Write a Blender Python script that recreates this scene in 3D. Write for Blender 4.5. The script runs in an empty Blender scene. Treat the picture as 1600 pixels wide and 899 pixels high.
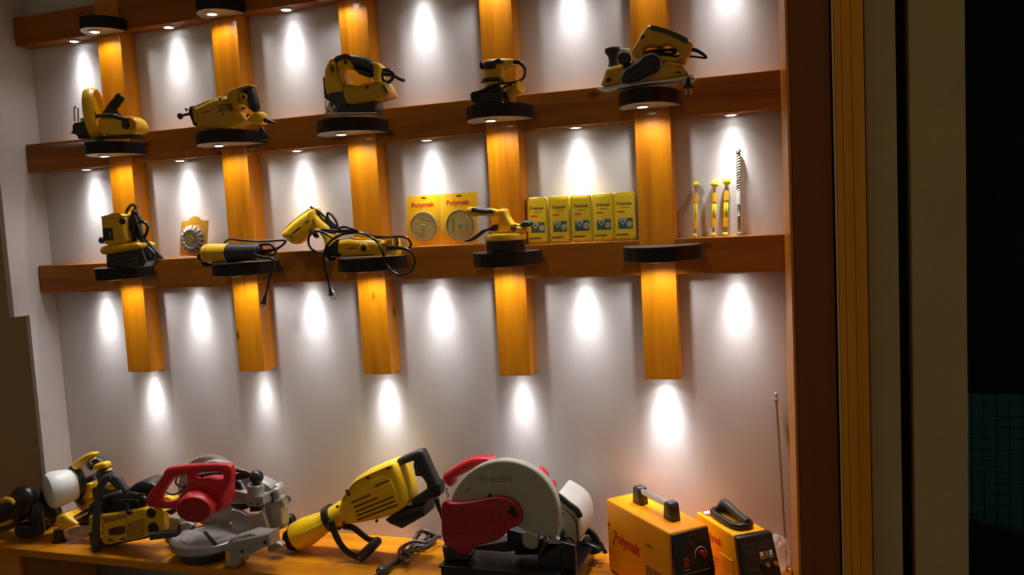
import bpy, bmesh, math, random
from mathutils import Vector, Matrix
random.seed(7)
PI = math.pi
SC = bpy.context.scene
COL = SC.collection

# ------------------------------------------------------------------ camera, world, exposure
FPX, YAW, PITCH, ROLL = 1325.257, .3275, -.0861, -.0538
CAM = Vector((2.3616, -2.5553, 1.5911))
_F = Vector((-math.sin(YAW)*math.cos(PITCH), math.cos(YAW)*math.cos(PITCH), math.sin(PITCH)))
_R = Vector((math.cos(YAW), math.sin(YAW), 0))
_U = _R.cross(_F)
CR = math.cos(ROLL)*_R + math.sin(ROLL)*_U
CU = -math.sin(ROLL)*_R + math.cos(ROLL)*_U
cd = bpy.data.cameras.new('camera')
cd.sensor_width = 36.0
cd.lens = FPX/1600*36
cd.clip_start = .05
cam = bpy.data.objects.new('camera', cd)
m = Matrix((CR, CU, -_F)).transposed().to_4x4()
m.translation = CAM
cam.matrix_world = m
COL.objects.link(cam)
SC.camera = cam

wd = bpy.data.worlds.new('world')
SC.world = wd
wd.use_nodes = True
wd.node_tree.nodes['Background'].inputs[0].default_value = (1.0, .78, .50, 1)
wd.node_tree.nodes['Background'].inputs[1].default_value = .125

SC.view_settings.view_transform = 'Standard'
SC.view_settings.look = 'None'
SC.view_settings.exposure = 0.0
SC.view_settings.gamma = 1.0
SC.view_settings.use_curve_mapping = False

# angular profiles of the LED downlights: narrow core, wide skirt, cosines where the skirt fades out
LED_RAIL = (13.0, .25, .42, .72)
LED_SHELF = (2.0, 2.6, .16, .62)
LED_COL = (1.0, .97, .94)

def atz(x, y, Z):
    d = _F + CR*((x-800)/FPX) - CU*((y-449.5)/FPX)
    return CAM + d*((Z-CAM.z)/d.z)

def at(x, y, Y):
    d = _F + CR*((x-800)/FPX) - CU*((y-449.5)/FPX)
    t = (Y-CAM.y)/d.y
    return CAM + d*t

# ------------------------------------------------------------------ materials
def nodes(name):
    mt = bpy.data.materials.new(name)
    mt.use_nodes = True
    nt = mt.node_tree
    return mt, nt, nt.nodes['Principled BSDF']

def N(nt, t, **kw):
    n = nt.nodes.new(t)
    for k, v in kw.items():
        setattr(n, k, v)
    return n

def mat(name, col, rough=.45, metal=0, var=.08, scale=40, bump=0, coat=0, trans=0, spec=.5, alpha=1):
    mt, nt, b = nodes(name)
    b.inputs['Roughness'].default_value = rough
    b.inputs['Metallic'].default_value = metal
    b.inputs['Coat Weight'].default_value = coat
    b.inputs['Coat Roughness'].default_value = .12
    b.inputs['Transmission Weight'].default_value = trans
    b.inputs['Specular IOR Level'].default_value = spec
    b.inputs['Alpha'].default_value = alpha
    tc = N(nt, 'ShaderNodeTexCoord')
    no = N(nt, 'ShaderNodeTexNoise')
    no.inputs['Scale'].default_value = scale
    no.inputs['Detail'].default_value = 4
    nt.links.new(tc.outputs['Object'], no.inputs['Vector'])
    mx = N(nt, 'ShaderNodeMix', data_type='RGBA')
    mx.inputs[6].default_value = (*[c*(1-var) for c in col], 1)
    mx.inputs[7].default_value = (*[min(1, c*(1+var)) for c in col], 1)
    nt.links.new(no.outputs['Fac'], mx.inputs[0])
    nt.links.new(mx.outputs[2], b.inputs['Base Color'])
    if bump:
        bp = N(nt, 'ShaderNodeBump')
        bp.inputs['Strength'].default_value = bump
        bp.inputs['Distance'].default_value = .002
        nt.links.new(no.outputs['Fac'], bp.inputs['Height'])
        nt.links.new(bp.outputs[0], b.inputs['Normal'])
    return mt

def wood(name, c0, c1, knot, axis, rough=.42, coat=.06, knots=True):
    mt, nt, b = nodes(name)
    b.inputs['Roughness'].default_value = rough
    b.inputs['Coat Weight'].default_value = coat
    b.inputs['Coat Roughness'].default_value = .06
    b.inputs['Specular IOR Level'].default_value = .22
    L = nt.links.new
    tc = N(nt, 'ShaderNodeTexCoord')
    mp = N(nt, 'ShaderNodeMapping')
    s = [1.0, 1.0, 1.0]
    s[axis] = .07
    mp.inputs['Scale'].default_value = s
    L(tc.outputs['Object'], mp.inputs['Vector'])
    n1 = N(nt, 'ShaderNodeTexNoise')
    n1.inputs['Scale'].default_value = 9
    n1.inputs['Detail'].default_value = 3
    n1.inputs['Distortion'].default_value = .6
    L(mp.outputs[0], n1.inputs['Vector'])
    mu = N(nt, 'ShaderNodeMath', operation='MULTIPLY')
    mu.inputs[1].default_value = 16
    L(n1.outputs['Fac'], mu.inputs[0])
    sn = N(nt, 'ShaderNodeMath', operation='SINE')
    L(mu.outputs[0], sn.inputs[0])
    rg = N(nt, 'ShaderNodeMapRange')
    rg.inputs[1].default_value = -1
    L(sn.outputs[0], rg.inputs[0])
    n2 = N(nt, 'ShaderNodeTexNoise')
    n2.inputs['Scale'].default_value = 120
    n2.inputs['Detail'].default_value = 3
    L(mp.outputs[0], n2.inputs['Vector'])
    ad = N(nt, 'ShaderNodeMath', operation='ADD')
    L(rg.outputs[0], ad.inputs[0])
    L(n2.outputs['Fac'], ad.inputs[1])
    hf = N(nt, 'ShaderNodeMath', operation='MULTIPLY')
    hf.inputs[1].default_value = .5
    L(ad.outputs[0], hf.inputs[0])
    mx = N(nt, 'ShaderNodeMix', data_type='RGBA')
    mx.inputs[6].default_value = (*c0, 1)
    mx.inputs[7].default_value = (*c1, 1)
    L(hf.outputs[0], mx.inputs[0])
    out = mx.outputs[2]
    if knots:
        m2 = N(nt, 'ShaderNodeMapping')
        s2 = [1.0, 1.0, 1.0]
        s2[axis] = .55
        m2.inputs['Scale'].default_value = s2
        L(tc.outputs['Object'], m2.inputs['Vector'])
        vo = N(nt, 'ShaderNodeTexVoronoi')
        vo.inputs['Scale'].default_value = 7.5
        L(m2.outputs[0], vo.inputs['Vector'])
        kr = N(nt, 'ShaderNodeMapRange')
        kr.inputs[1].default_value = .05
        kr.inputs[2].default_value = .10
        kr.inputs[3].default_value = .85
        kr.inputs[4].default_value = 0
        L(vo.outputs['Distance'], kr.inputs[0])
        mk = N(nt, 'ShaderNodeMix', data_type='RGBA')
        L(kr.outputs[0], mk.inputs[0])
        L(out, mk.inputs[6])
        mk.inputs[7].default_value = (*knot, 1)
        out = mk.outputs[2]
    L(out, b.inputs['Base Color'])
    bp = N(nt, 'ShaderNodeBump')
    bp.inputs['Strength'].default_value = .12
    bp.inputs['Distance'].default_value = .001
    L(hf.outputs[0], bp.inputs['Height'])
    L(bp.outputs[0], b.inputs['Normal'])
    return mt

def wallpaint():
    mt, nt, b = nodes('wall_paint')
    L = nt.links.new
    tc = N(nt, 'ShaderNodeTexCoord')
    n1 = N(nt, 'ShaderNodeTexNoise')
    n1.inputs['Scale'].default_value = 2.2
    n1.inputs['Detail'].default_value = 6
    L(tc.outputs['Object'], n1.inputs['Vector'])
    mx = N(nt, 'ShaderNodeMix', data_type='RGBA')
    mx.inputs[6].default_value = (.60, .57, .585, 1)
    mx.inputs[7].default_value = (.68, .65, .665, 1)
    L(n1.outputs['Fac'], mx.inputs[0])
    n2 = N(nt, 'ShaderNodeTexNoise')           # a few scuffs
    n2.inputs['Scale'].default_value = 4.3
    n2.inputs['Detail'].default_value = 8
    L(tc.outputs['Object'], n2.inputs['Vector'])
    r = N(nt, 'ShaderNodeMapRange')
    r.inputs[1].default_value = .70
    r.inputs[2].default_value = .80
    r.inputs[3].default_value = 0
    r.inputs[4].default_value = .35
    L(n2.outputs['Fac'], r.inputs[0])
    m2 = N(nt, 'ShaderNodeMix', data_type='RGBA')
    L(r.outputs[0], m2.inputs[0])
    L(mx.outputs[2], m2.inputs[6])
    m2.inputs[7].default_value = (.34, .32, .32, 1)
    out = m2.outputs[2]
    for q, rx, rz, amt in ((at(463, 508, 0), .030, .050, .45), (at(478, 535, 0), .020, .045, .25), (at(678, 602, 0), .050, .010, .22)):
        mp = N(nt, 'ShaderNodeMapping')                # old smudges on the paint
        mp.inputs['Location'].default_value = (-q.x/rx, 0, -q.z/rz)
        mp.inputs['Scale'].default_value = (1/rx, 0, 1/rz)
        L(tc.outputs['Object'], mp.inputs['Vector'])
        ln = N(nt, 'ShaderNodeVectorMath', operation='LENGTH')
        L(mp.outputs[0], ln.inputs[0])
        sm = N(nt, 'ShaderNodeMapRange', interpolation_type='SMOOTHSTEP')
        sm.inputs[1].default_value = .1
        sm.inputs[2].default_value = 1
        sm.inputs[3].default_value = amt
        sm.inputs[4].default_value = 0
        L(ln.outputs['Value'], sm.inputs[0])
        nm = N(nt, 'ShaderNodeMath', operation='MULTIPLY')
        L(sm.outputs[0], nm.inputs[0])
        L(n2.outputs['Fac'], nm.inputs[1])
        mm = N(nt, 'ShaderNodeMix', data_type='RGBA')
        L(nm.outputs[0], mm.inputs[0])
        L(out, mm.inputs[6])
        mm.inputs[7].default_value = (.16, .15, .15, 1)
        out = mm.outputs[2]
    L(out, b.inputs['Base Color'])
    n3 = N(nt, 'ShaderNodeTexNoise')
    n3.inputs['Scale'].default_value = 26
    n3.inputs['Detail'].default_value = 3
    L(tc.outputs['Object'], n3.inputs['Vector'])
    bp = N(nt, 'ShaderNodeBump')
    bp.inputs['Strength'].default_value = .10
    bp.inputs['Distance'].default_value = .004
    L(n3.outputs['Fac'], bp.inputs['Height'])
    L(bp.outputs[0], b.inputs['Normal'])
    b.inputs['Roughness'].default_value = .38
    b.inputs['Specular IOR Level'].default_value = .4
    return mt

def emit(name, col, s):
    mt, nt, b = nodes(name)
    b.inputs['Base Color'].default_value = (.9, .9, .9, 1)
    b.inputs['Emission Color'].default_value = (*col, 1)
    b.inputs['Emission Strength'].default_value = s
    return mt

PINE0, PINE1, KNOT = (.34, .096, .001), (.76, .275, .003), (.10, .024, .002)
M = dict(
    wall=wallpaint(),
    plaster=mat('olive_plaster', (.46, .35, .16), .8, 0, .15, 6, .3),
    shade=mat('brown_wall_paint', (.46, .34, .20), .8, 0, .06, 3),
    pine_v=wood('pine_upright', PINE0, PINE1, KNOT, 2, .42, .30),
    pine_h=wood('shaded_pine_beam', (.20, .058, .0025), (.41, .132, .005), (.10, .022, .002), 0),  # same pine as uprights, with the rails' shade and warm bounce coloured in
    bench=wood('pine_bench', (.42, .125, .004), (.70, .27, .008), KNOT, 0, .28),
    frame=wood('pine_frame', (.66, .24, .003), (.86, .35, .005), KNOT, 2, .3, .3, False),
    darkwood=wood('dark_stained_wood', (.20, .06, .004), (.25, .08, .006), (.1, .03, .002), 2, .35, .1, False),
    gap=mat('dark_gap', (.01, .009, .007), .9),
    floor=mat('concrete_floor', (.25, .22, .19), .7, 0, .15, 5),
    ceil=mat('ceiling_paint', (.5, .46, .42), .8),
    shelf=mat('black_laminate', (.012, .010, .010), .34, 0, .2, 30, 0, 0, 0, .25),
    shelfunder=mat('lit_underside', (.34, .33, .31), .45, 0, .1, 30),  # lamp light on the shelf underside, put into a pale colour
    litwood=mat('lit_wood_edge', (.74, .50, .24), .6, 0, .1, 20),  # lit left face of the pine board, painted as paler wood
    shelftop=mat('grey_laminate', (.10, .09, .085), .35, 0, .2, 30),
    lemon=mat('lemon_yellow_plastic', (.93, .58, .006), .36, 0, .03, 30),
    yellow=mat('yellow_plastic', (.88, .51, .006), .38, 0, .04, 30),
    mustard=mat('shaded_yellow_plastic', (.70, .37, .012), .42, 0, .05, 30),  # yellow plastic in shade, the darkening put into the colour
    orange=mat('orange_enamel', (.92, .32, .0008), .42, 0, .02, 10, 0, .05, 0, .25),
    orange2=mat('yellow_enamel', (.92, .43, .0008), .42, 0, .02, 10, 0, .05, 0, .25),
    card=mat('yellow_card', (.86, .46, .006), .4, 0, .03, 20),
    tin=mat('yellow_tin', (.64, .46, .02), .25, .35, .08, 25),
    tinp=mat('tin_print_yellow', (.72, .50, .02), .3, .1, .05, 25),
    amber=mat('amber_card', (.85, .40, .005), .4),
    acid=mat('bright_yellow_cap', (.88, .74, .01), .35),
    rubber=mat('grey_rubber', (.055, .055, .055), .55, 0, .15, 60),
    dark=mat('charcoal_plastic', (.030, .029, .030), .42, 0, .15, 60),
    black=mat('black_plastic', (.011, .011, .012), .3, 0, .15, 60),
    cable=mat('black_cable', (.013, .012, .012), .32, 0, .1, 60),
    cablebr=mat('grey_brown_cable', (.06, .048, .040), .45, 0, .1, 60),
    red=mat('red_plastic', (.60, .015, .025), .36, 0, .04, 30),
    cutred=mat('crimson_cover', (.36, .012, .022), .4, 0, .06, 30),
    redink=mat('red_print', (.70, .03, .01), .5, 0, .02),
    darkink=mat('dark_red_print', (.16, .05, .01), .5, 0, .02),
    brownink=mat('brown_print', (.12, .06, .015), .5, 0, .02),
    maroon=mat('maroon_label', (.10, .018, .014), .45),
    alu=mat('cast_aluminium', (.40, .39, .37), .40, .45, .08, 60, .15),
    steel=mat('bright_steel', (.62, .60, .57), .25, .9, .06, 60),
    bladesteel=mat('blade_steel', (.42, .40, .36), .38, .45, .1, 60),
    rimdark=mat('blade_rim', (.20, .18, .13), .4, .3, .1, 40),
    film=mat('clear_film', (.9, .88, .84), .15, 0, .01, 30, 0, 0, 0, .7, .28),
    rod=mat('dull_brass', (.34, .28, .16), .35, .6, .1, 20),
    gold=mat('brass_knob', (.72, .48, .12), .25, .9, .05),
    goldblade=mat('gold_blade_print', (.36, .28, .07), .5, .05, .08, 40),
    guard=mat('pale_grey_enamel', (.40, .40, .33), .42, 0, .03, 20),
    guardlet=mat('guard_emboss', (.27, .27, .22), .45),
    motor=mat('light_grey_enamel', (.55, .54, .50), .4, 0, .03, 20),
    white=mat('milky_plastic', (.72, .74, .72), .4, 0, .03, 20),
    label=mat('white_label', (.75, .74, .70), .5),
    lens=emit('led_lens', (1, .98, .95), 15),
    bezel=mat('white_bezel', (.75, .74, .72), .35),
    clear=mat('clear_plastic', (.92, .92, .92), .10, 0, .01, 30, 0, 0, 0, .6, .04),
    glass=mat('dark_glass', (.34, .46, .48), .02, 0, .02, 30, 0, 0, 1.0, .15),
    tile=mat('teal_tile', (.09, .30, .32), .3, 0, .25, 9),
    night=mat('night_wall', (.010, .014, .015), .8),
    green=mat('green_print', (.03, .10, .05), .5),
    display=mat('dark_red_display', (.06, .012, .012), .15),
    panelred=mat('red_switch', (.30, .01, .015), .35),
)

M['glass'].node_tree.nodes['Principled BSDF'].inputs['IOR'].default_value = 1.08

# ------------------------------------------------------------------ geometry (each g_* returns verts, faces in world space)
def bm_out(bm):
    bmesh.ops.remove_doubles(bm, verts=bm.verts, dist=1e-5)
    bmesh.ops.recalc_face_normals(bm, faces=bm.faces)
    bm.verts.index_update()
    r = ([v.co.copy() for v in bm.verts], [[v.index for v in f.verts] for f in bm.faces])
    bm.free()
    return r

def chaikin(p, n):
    for _ in range(n):
        q = []
        for i in range(len(p)):
            a, b = p[i], p[(i+1) % len(p)]
            q += [(a[0]*.75+b[0]*.25, a[1]*.75+b[1]*.25), (a[0]*.25+b[0]*.75, a[1]*.25+b[1]*.75)]
        p = q
    return p

def g_slab(loops, mtx, T, r=.003, seg=2):
    """filled 2D outline (loops[1:] are holes), thickness T centred on w=0, rounded edges of radius r"""
    r = min(r, T*.49)
    cu = bpy.data.curves.new('tmp', 'CURVE')
    cu.dimensions = '2D'
    cu.fill_mode = 'BOTH'
    cu.extrude = T/2 - r
    cu.bevel_depth = r
    cu.bevel_resolution = seg
    cu.offset = -r
    for lp in loops:
        s = cu.splines.new('POLY')
        s.points.add(len(lp)-1)
        for q, (u, v) in zip(s.points, lp):
            q.co = (u, v, 0, 1)
        s.use_cyclic_u = True
    o = bpy.data.objects.new('tmp', cu)
    me = bpy.data.meshes.new_from_object(o)
    bm = bmesh.new()
    bm.from_mesh(me)
    bm.transform(mtx)
    bpy.data.objects.remove(o)
    bpy.data.curves.remove(cu)
    bpy.data.meshes.remove(me)
    return bm_out(bm)

def g_prism(poly, z0, z1, bev=0, mtx=None):
    bm = bmesh.new()
    f = bm.faces.new([bm.verts.new((x, y, z0)) for x, y in poly])
    e = bmesh.ops.extrude_face_region(bm, geom=[f])
    for v in e['geom']:
        if isinstance(v, bmesh.types.BMVert):
            v.co.z = z1
    if bev:
        bmesh.ops.bevel(bm, geom=bm.edges[:], offset=bev, segments=2, affect='EDGES', profile=.5)
    if mtx is not None:
        bm.transform(mtx)
    return bm_out(bm)

def g_box(a, b, bev=0, mtx=None):
    x0, x1 = sorted((a[0], b[0])); y0, y1 = sorted((a[1], b[1])); z0, z1 = sorted((a[2], b[2]))
    return g_prism([(x0, y0), (x1, y0), (x1, y1), (x0, y1)], z0, z1, bev, mtx)

def catmull(p, n):
    out = []
    for i in range(len(p)-1):
        a, b, c, d = p[max(i-1, 0)], p[i], p[i+1], p[min(i+2, len(p)-1)]
        for k in range(n):
            t = k/n
            out.append(.5*((2*b) + (c-a)*t + (2*a-5*b+4*c-d)*t*t + (3*b-a-3*c+d)*t**3))
    out.append(p[-1].copy())
    return out

def g_tube(pts, r, n=8, sub=6):
    pts = [Vector(p) for p in pts]
    rr = r if isinstance(r, (list, tuple)) else [r]*len(pts)
    if sub > 1 and len(pts) > 2:
        q = catmull(pts, sub)
        r2 = []
        for i in range(len(q)):
            t = i/sub
            k = min(int(t), len(rr)-2)
            r2.append(rr[k]+(rr[k+1]-rr[k])*(t-k))
        pts, rr = q, r2
    V, F = [], []
    up = None
    for i, p in enumerate(pts):
        d = (pts[min(i+1, len(pts)-1)]-pts[max(i-1, 0)])
        d = d.normalized() if d.length > 1e-9 else Vector((0, 0, 1))
        if up is None:
            up = d.orthogonal().normalized()
        up = (up - d*up.dot(d))
        up = up.normalized() if up.length > 1e-6 else d.orthogonal().normalized()
        s = d.cross(up)
        for k in range(n):
            a = 2*PI*k/n
            V.append(p + rr[i]*(math.cos(a)*up + math.sin(a)*s))
    for i in range(len(pts)-1):
        for k in range(n):
            F.append([i*n+k, i*n+(k+1) % n, (i+1)*n+(k+1) % n, (i+1)*n+k])
    F.append(list(range(n))[::-1])
    F.append([(len(pts)-1)*n+k for k in range(n)])
    return V, F

def g_lathe(prof, base, axis, n=24, ring=False):
    """prof: (radius, height along axis) pairs"""
    ax = Vector(axis).normalized()
    a = ax.orthogonal().normalized() if abs(ax.z) > .99 else Vector((0, 0, 1)).cross(ax).normalized()
    b = ax.cross(a)
    base = Vector(base)
    V, F = [], []
    for r, h in prof:
        r = max(r, 1e-5)
        for k in range(n):
            t = 2*PI*k/n
            V.append(base + ax*h + r*(math.cos(t)*a + math.sin(t)*b))
    for i in range(len(prof)-1):
        for k in range(n):
            F.append([i*n+k, i*n+(k+1) % n, (i+1)*n+(k+1) % n, (i+1)*n+k])
    if ring:
        q = (len(prof)-1)*n
        for k in range(n):
            F.append([q+k, q+(k+1) % n, (k+1) % n, k])
    else:
        F.append(list(range(n))[::-1])
        F.append([(len(prof)-1)*n+k for k in range(n)])
    return V, F

def g_ball(c, r, n=16):
    return g_lathe([(r*math.sin(PI*i/8), -r*math.cos(PI*i/8)) for i in range(9)], c, (0, 0, 1), n)

def g_cyl(a, b, r, n=20, bev=None):
    a, b = Vector(a), Vector(b)
    h = (b-a).length
    e = bev if bev is not None else min(r*.25, h*.2)
    return g_lathe([(r-e, 0), (r, e), (r, h-e), (r-e, h)], a, b-a, n)

def g_text(s, o, u, v, off=.012, thick=.0006):
    """text: starts at o, u = vector of its full width, v = vector of its capital height"""
    cu = bpy.data.curves.new('tmp', 'FONT')
    cu.body = s
    cu.size = 1
    cu.offset = off
    cu.resolution_u = 3
    ob = bpy.data.objects.new('tmp', cu)
    me = bpy.data.meshes.new_from_object(ob)
    xs = [p.co.x for p in me.vertices]
    x0, w = min(xs), max(xs)-min(xs)
    u, v = Vector(u), Vector(v)
    nn = u.cross(v).normalized()
    nv = len(me.vertices)
    V = []
    for p in me.vertices:
        V.append(Vector(o)+u*((p.co.x-x0)/w)+v*(p.co.y/.72)+nn*thick)
    F = [list(p.vertices) for p in me.polygons]
    bpy.data.objects.remove(ob)
    bpy.data.curves.remove(cu)
    bpy.data.meshes.remove(me)
    return V, F

# ------------------------------------------------------------------ objects
def obj(name, geoms, material, parent=None, smooth=True, kind=None, label=None):
    if isinstance(geoms, tuple):
        geoms = [geoms]
    V, F = [], []
    for v, f in geoms:
        k = len(V)
        V += [tuple(p) for p in v]
        F += [[i+k for i in q] for q in f]
    me = bpy.data.meshes.new(name)
    me.from_pydata(V, [], F)
    me.update()
    me.materials.append(M[material])
    if smooth:
        me.shade_smooth()
        me.set_sharp_from_angle(angle=math.radians(38))
    o = bpy.data.objects.new(name, me)
    COL.objects.link(o)
    if parent is not None:
        o.parent = parent
    if kind:
        o['kind'] = kind
    if label:
        o['label'] = label
    return o

def kids(o):
    r = []
    for c in o.children:
        r.append(c)
        r += kids(c)
    return r

def copy_tree(o, parent=None):
    c = o.copy()
    COL.objects.link(c)
    c.parent = parent
    for ch in list(o.children):
        copy_tree(ch, c)
    return c

DY = 0.0
class Thing:
    """an Empty that parents its parts; view = (x0, y0, scale) lets points be read off an enlarged detail"""
    def __init__(self, name, label, cat, view=(0, 0, 1), Y=-.16, group=None):
        self.e = bpy.data.objects.new(name, None)
        self.e.empty_display_size = .05
        COL.objects.link(self.e)
        self.e['label'] = label
        self.e['category'] = cat
        if group:
            self.e['group'] = group
        self.v, self.Y, self.dy = view, Y, DY
    def p(self, x, y, Y=None):
        return at(self.v[0]+x/self.v[2], self.v[1]+y/self.v[2], (self.Y if Y is None else Y) + self.dy)
    def pts(self, L, Y=None):
        return [self.p(q[0], q[1], q[2] if len(q) > 2 else Y) for q in L]
    def px(self, d, Y=None):
        """length of d detail pixels at depth Y"""
        return (self.p(300+d, 300, Y)-self.p(300, 300, Y)).length
    def gplate(self, outer, Y0=None, T=.06, r=.006, sm=1, holes=()):
        Y0 = self.Y if Y0 is None else Y0
        loops = []
        for lp in (outer, *holes):
            w = self.pts(lp, Y0)
            loops.append(chaikin([(q.x, q.z) for q in w], sm))
        mtx = Matrix(((1, 0, 0, 0), (0, 0, -1, Y0+self.dy+T/2), (0, 1, 0, 0), (0, 0, 0, 1)))
        return g_slab(loops, mtx, T, r)
    def plate(self, name, outer, material, Y0=None, T=.06, r=.006, sm=1, holes=(), parent=None, label=None):
        return obj(name, self.gplate(outer, Y0, T, r, sm, holes), material, parent or self.e, label=label)
    def tube(self, name, L, r, material, Y=None, n=8, parent=None, sub=6):
        return obj(name, g_tube(self.pts(L, Y), r, n, sub), material, parent or self.e)
    def gdisc(self, x, y, r, Y0=None, T=.004, n=20):
        Y0 = self.Y if Y0 is None else Y0
        c = self.p(x, y, Y0)
        return g_cyl(c + Vector((0, T, 0)), c, self.px(r, Y0), n)
    def disc(self, name, x, y, r, material, Y0=None, T=.004, parent=None, n=20):
        return obj(name, self.gdisc(x, y, r, Y0, T, n), material, parent or self.e)
    def plug(self, a, b, Y, r=.011, parent=None, mat_='black'):
        a, b = self.p(*a, Y), self.p(*b, Y)
        d = (b-a).normalized()
        L = (b-a).length
        pl = obj('plug', [g_lathe([(r*.35, 0), (r*.45, L*.3), (r*.6, L*.45), (r, L*.85), (r*1.25, L*.86), (r*1.25, L), (r*.6, L)], a, d, 12)], mat_, parent or self.e)
        s = d.cross(Vector((0, 1, 0))).normalized()
        for k in (-1, 1):
            obj('pin', g_cyl(b+s*k*r*.6, b+s*k*r*.6+d*.016, .0022, 8), 'steel', pl)
        return pl
    def done(self, rest=None, base=None, by=None):
        ms = [c for c in kids(self.e) if c.type == 'MESH']
        P = [v.co for c in ms for v in c.data.vertices]
        if base is None:
            lo = [min(q[i] for q in P) for i in range(3)]
            hi = [max(q[i] for q in P) for i in range(3)]
            base = Vector(((lo[0]+hi[0])/2, (lo[1]+hi[1])/2, lo[2]))
        T = Matrix.Translation(-Vector(base))
        for c in ms:
            c.data.transform(T)
            c.data.update()
        for c in kids(self.e):
            if c.type != 'MESH' and c.parent == self.e:
                c.location -= Vector(base)
        self.e.location = base
        if rest is not None:
            lo = min((v.co.z for c in ms if by is None or c.name.split('.')[0] in by for v in c.data.vertices))
            self.e.location.z = rest - lo + .0003
        return self.e

def struct(name, g, material, smooth=False):
    return obj(name, g, material, None, smooth, 'structure')

# ------------------------------------------------------------------ the room
XL = -.387                                   # left end of the display wall
R1, R2, R3 = (2.313, 2.417), (1.845, 1.950), (1.390, 1.494)   # rails: underside, top
PX = (0, .4887, .9789, 1.4606, 1.92)
PB = (1.085, 1.092, 1.087, 1.087, 1.080)
PW, D = .104, .070
ZB = .503
ZC = 3.0
struct('floor', g_box((-2, -4, -.1), (4.2, .3, 0)), 'floor')
struct('ceiling', g_box((-2, -1.2, ZC), (4.2, .3, ZC+.1)), 'ceil')
struct('wall_back', g_box((-1.4, 0, 0), (2.7, .12, ZC)), 'wall')
wl = struct('wall_left', g_box((XL-.02, -.127, 0), (XL, 0, ZC), .002), 'wall')
obj('panel', g_box((XL-.02, -.196, 1.310), (XL+.005, -.1275, ZC), .002), 'wall', wl, False)
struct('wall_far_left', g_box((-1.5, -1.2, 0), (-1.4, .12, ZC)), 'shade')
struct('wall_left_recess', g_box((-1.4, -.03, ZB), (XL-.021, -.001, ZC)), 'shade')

# right-hand jamb of the display bay
def X(px, Y, py=450):
    return at(px, py, Y).x
trim = struct('trim_1', g_prism([(2.331, -.001), (2.352, -.45), (2.4405, -.45), (2.4405, -.001)], 0, ZC, .002), 'darkwood')
obj('lit_edge_strip', g_prism([(2.3235, -.001), (2.345, -.452), (2.3515, -.452), (2.3305, -.001)], 0, ZC, .001), 'pine_v', trim, False)  # dark board's lit left face, coloured as brighter pine
struct('trim_2', g_box((2.4410, -.40, 0), (2.4518, -.30, ZC)), 'gap')
t3 = struct('trim_3', g_box((X(1308, -.47), -.465, 0), (X(1356, -.47), -.30, ZC)), 'frame')
for a, b in ((1307, 1311), (1311, 1322), (1322, 1337), (1337, 1356)):
    obj('strip', g_box((X(a, -.47)+.0006, -.470, 0), (X(b, -.47)-.0003, -.4652, ZC), .0010), 'litwood' if a == 1307 else 'frame', t3, False)  # first strip stands for the lit side, in a paler colour
wr = struct('wall_right', g_box((X(1357, -.44), -.36, 0), (X(1511, -.44), -.25, ZC)), 'gap')
obj('panel', g_box((X(1357, -.44), -.440, 0), (X(1405, -.44), -.361, ZC), .003), 'plaster', wr, False)
obj('panel', g_box((X(1425, -.44), -.440, 0), (X(1511, -.44), -.361, ZC), .003), 'plaster', wr, False)
win = struct('window_1', g_box((X(1511, -.40)+.004, -.400, 0), (3.25, -.392, ZC)), 'glass')
bx0, bx1 = 2.80, 3.7
night = struct('wall_outside', g_box((bx0-.05, .30, 0), (bx1, .36, ZC)), 'night')
tw = .0345
for i in range(9):
    for j in range(13):
        x0, z0 = 2.815+i*tw, .525+j*tw
        obj('tile', g_box((x0+.0012, .29, z0+.0012), (x0+tw-.0012, .2999, z0+tw-.0012), 0), 'tile', night, False)
struct('step_outside', g_prism([(bx0-.05, 0), (bx1, 0), (bx1, .36), (2.99, .545), (2.84, .582), (bx0-.05, .588)], 0, .06, 0, Matrix(((1, 0, 0, 0), (0, 0, -1, .289), (0, 1, 0, 0), (0, 0, 0, 1)))), 'night')

# wooden lattice on the wall
lat = Thing('wooden_lattice', 'varnished pine lattice of five uprights and three rails on the white wall', 'rack')
ZOFF = {'top': (0, 0, 0, 0, 0, 0), 'middle': (0, .003, .002, 0, -.001, -.003), 'lowest': (-.002, .004, .011, .010, .001, .001)}
EDGE = [XL+.0055] + [x+PW+.0004 for x in PX], [x-.0004 for x in PX] + [2.330]
for rn, (z0, z1) in (('top', R1), ('middle', R2), ('lowest', R3)):
    for i in range(6):                                # one length of timber per bay, butted against the uprights
        dz = ZOFF[rn][i]
        o = obj('rail', g_box((0, -D, z0+dz), (EDGE[1][i]-EDGE[0][i], -.0005, z1+dz), .002), 'pine_h', lat.e, False)
        o.data.transform(Matrix.Translation((EDGE[0][i], 0, 0)))
for x, zb in zip(PX, PB):
    g = g_box((0, -D-.002, zb), (PW, -.0004, ZC-.001), .002)
    o = obj('upright', g, 'pine_v', lat.e, False)
    o.data.transform(Matrix.Translation((x, 0, 0)))
# remember: texture coordinates follow the lattice, so every upright has its own grain
lat.done(base=(1.0, -.035, 1.08))

# workbench
wb = Thing('workbench', 'long varnished pine workbench below the lattice', 'workbench')
obj('top', g_box((-1.38, -.362, ZB-.028), (2.322, -.001, ZB), .003), 'bench', wb.e, False)
obj('front_panel', g_box((-.30, -.335, .02), (.03, -.315, ZB-.0282), .002), 'darkwood', wb.e, False)
for lx in (-.47, .86, 2.15):
    obj('leg', g_box((lx, -.352, 0), (lx+.17 if lx < 0 else lx+.08, -.29, ZB-.0282), .003), 'bench', wb.e, False)
wb.done(base=(.5, -.19, 0))

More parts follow.
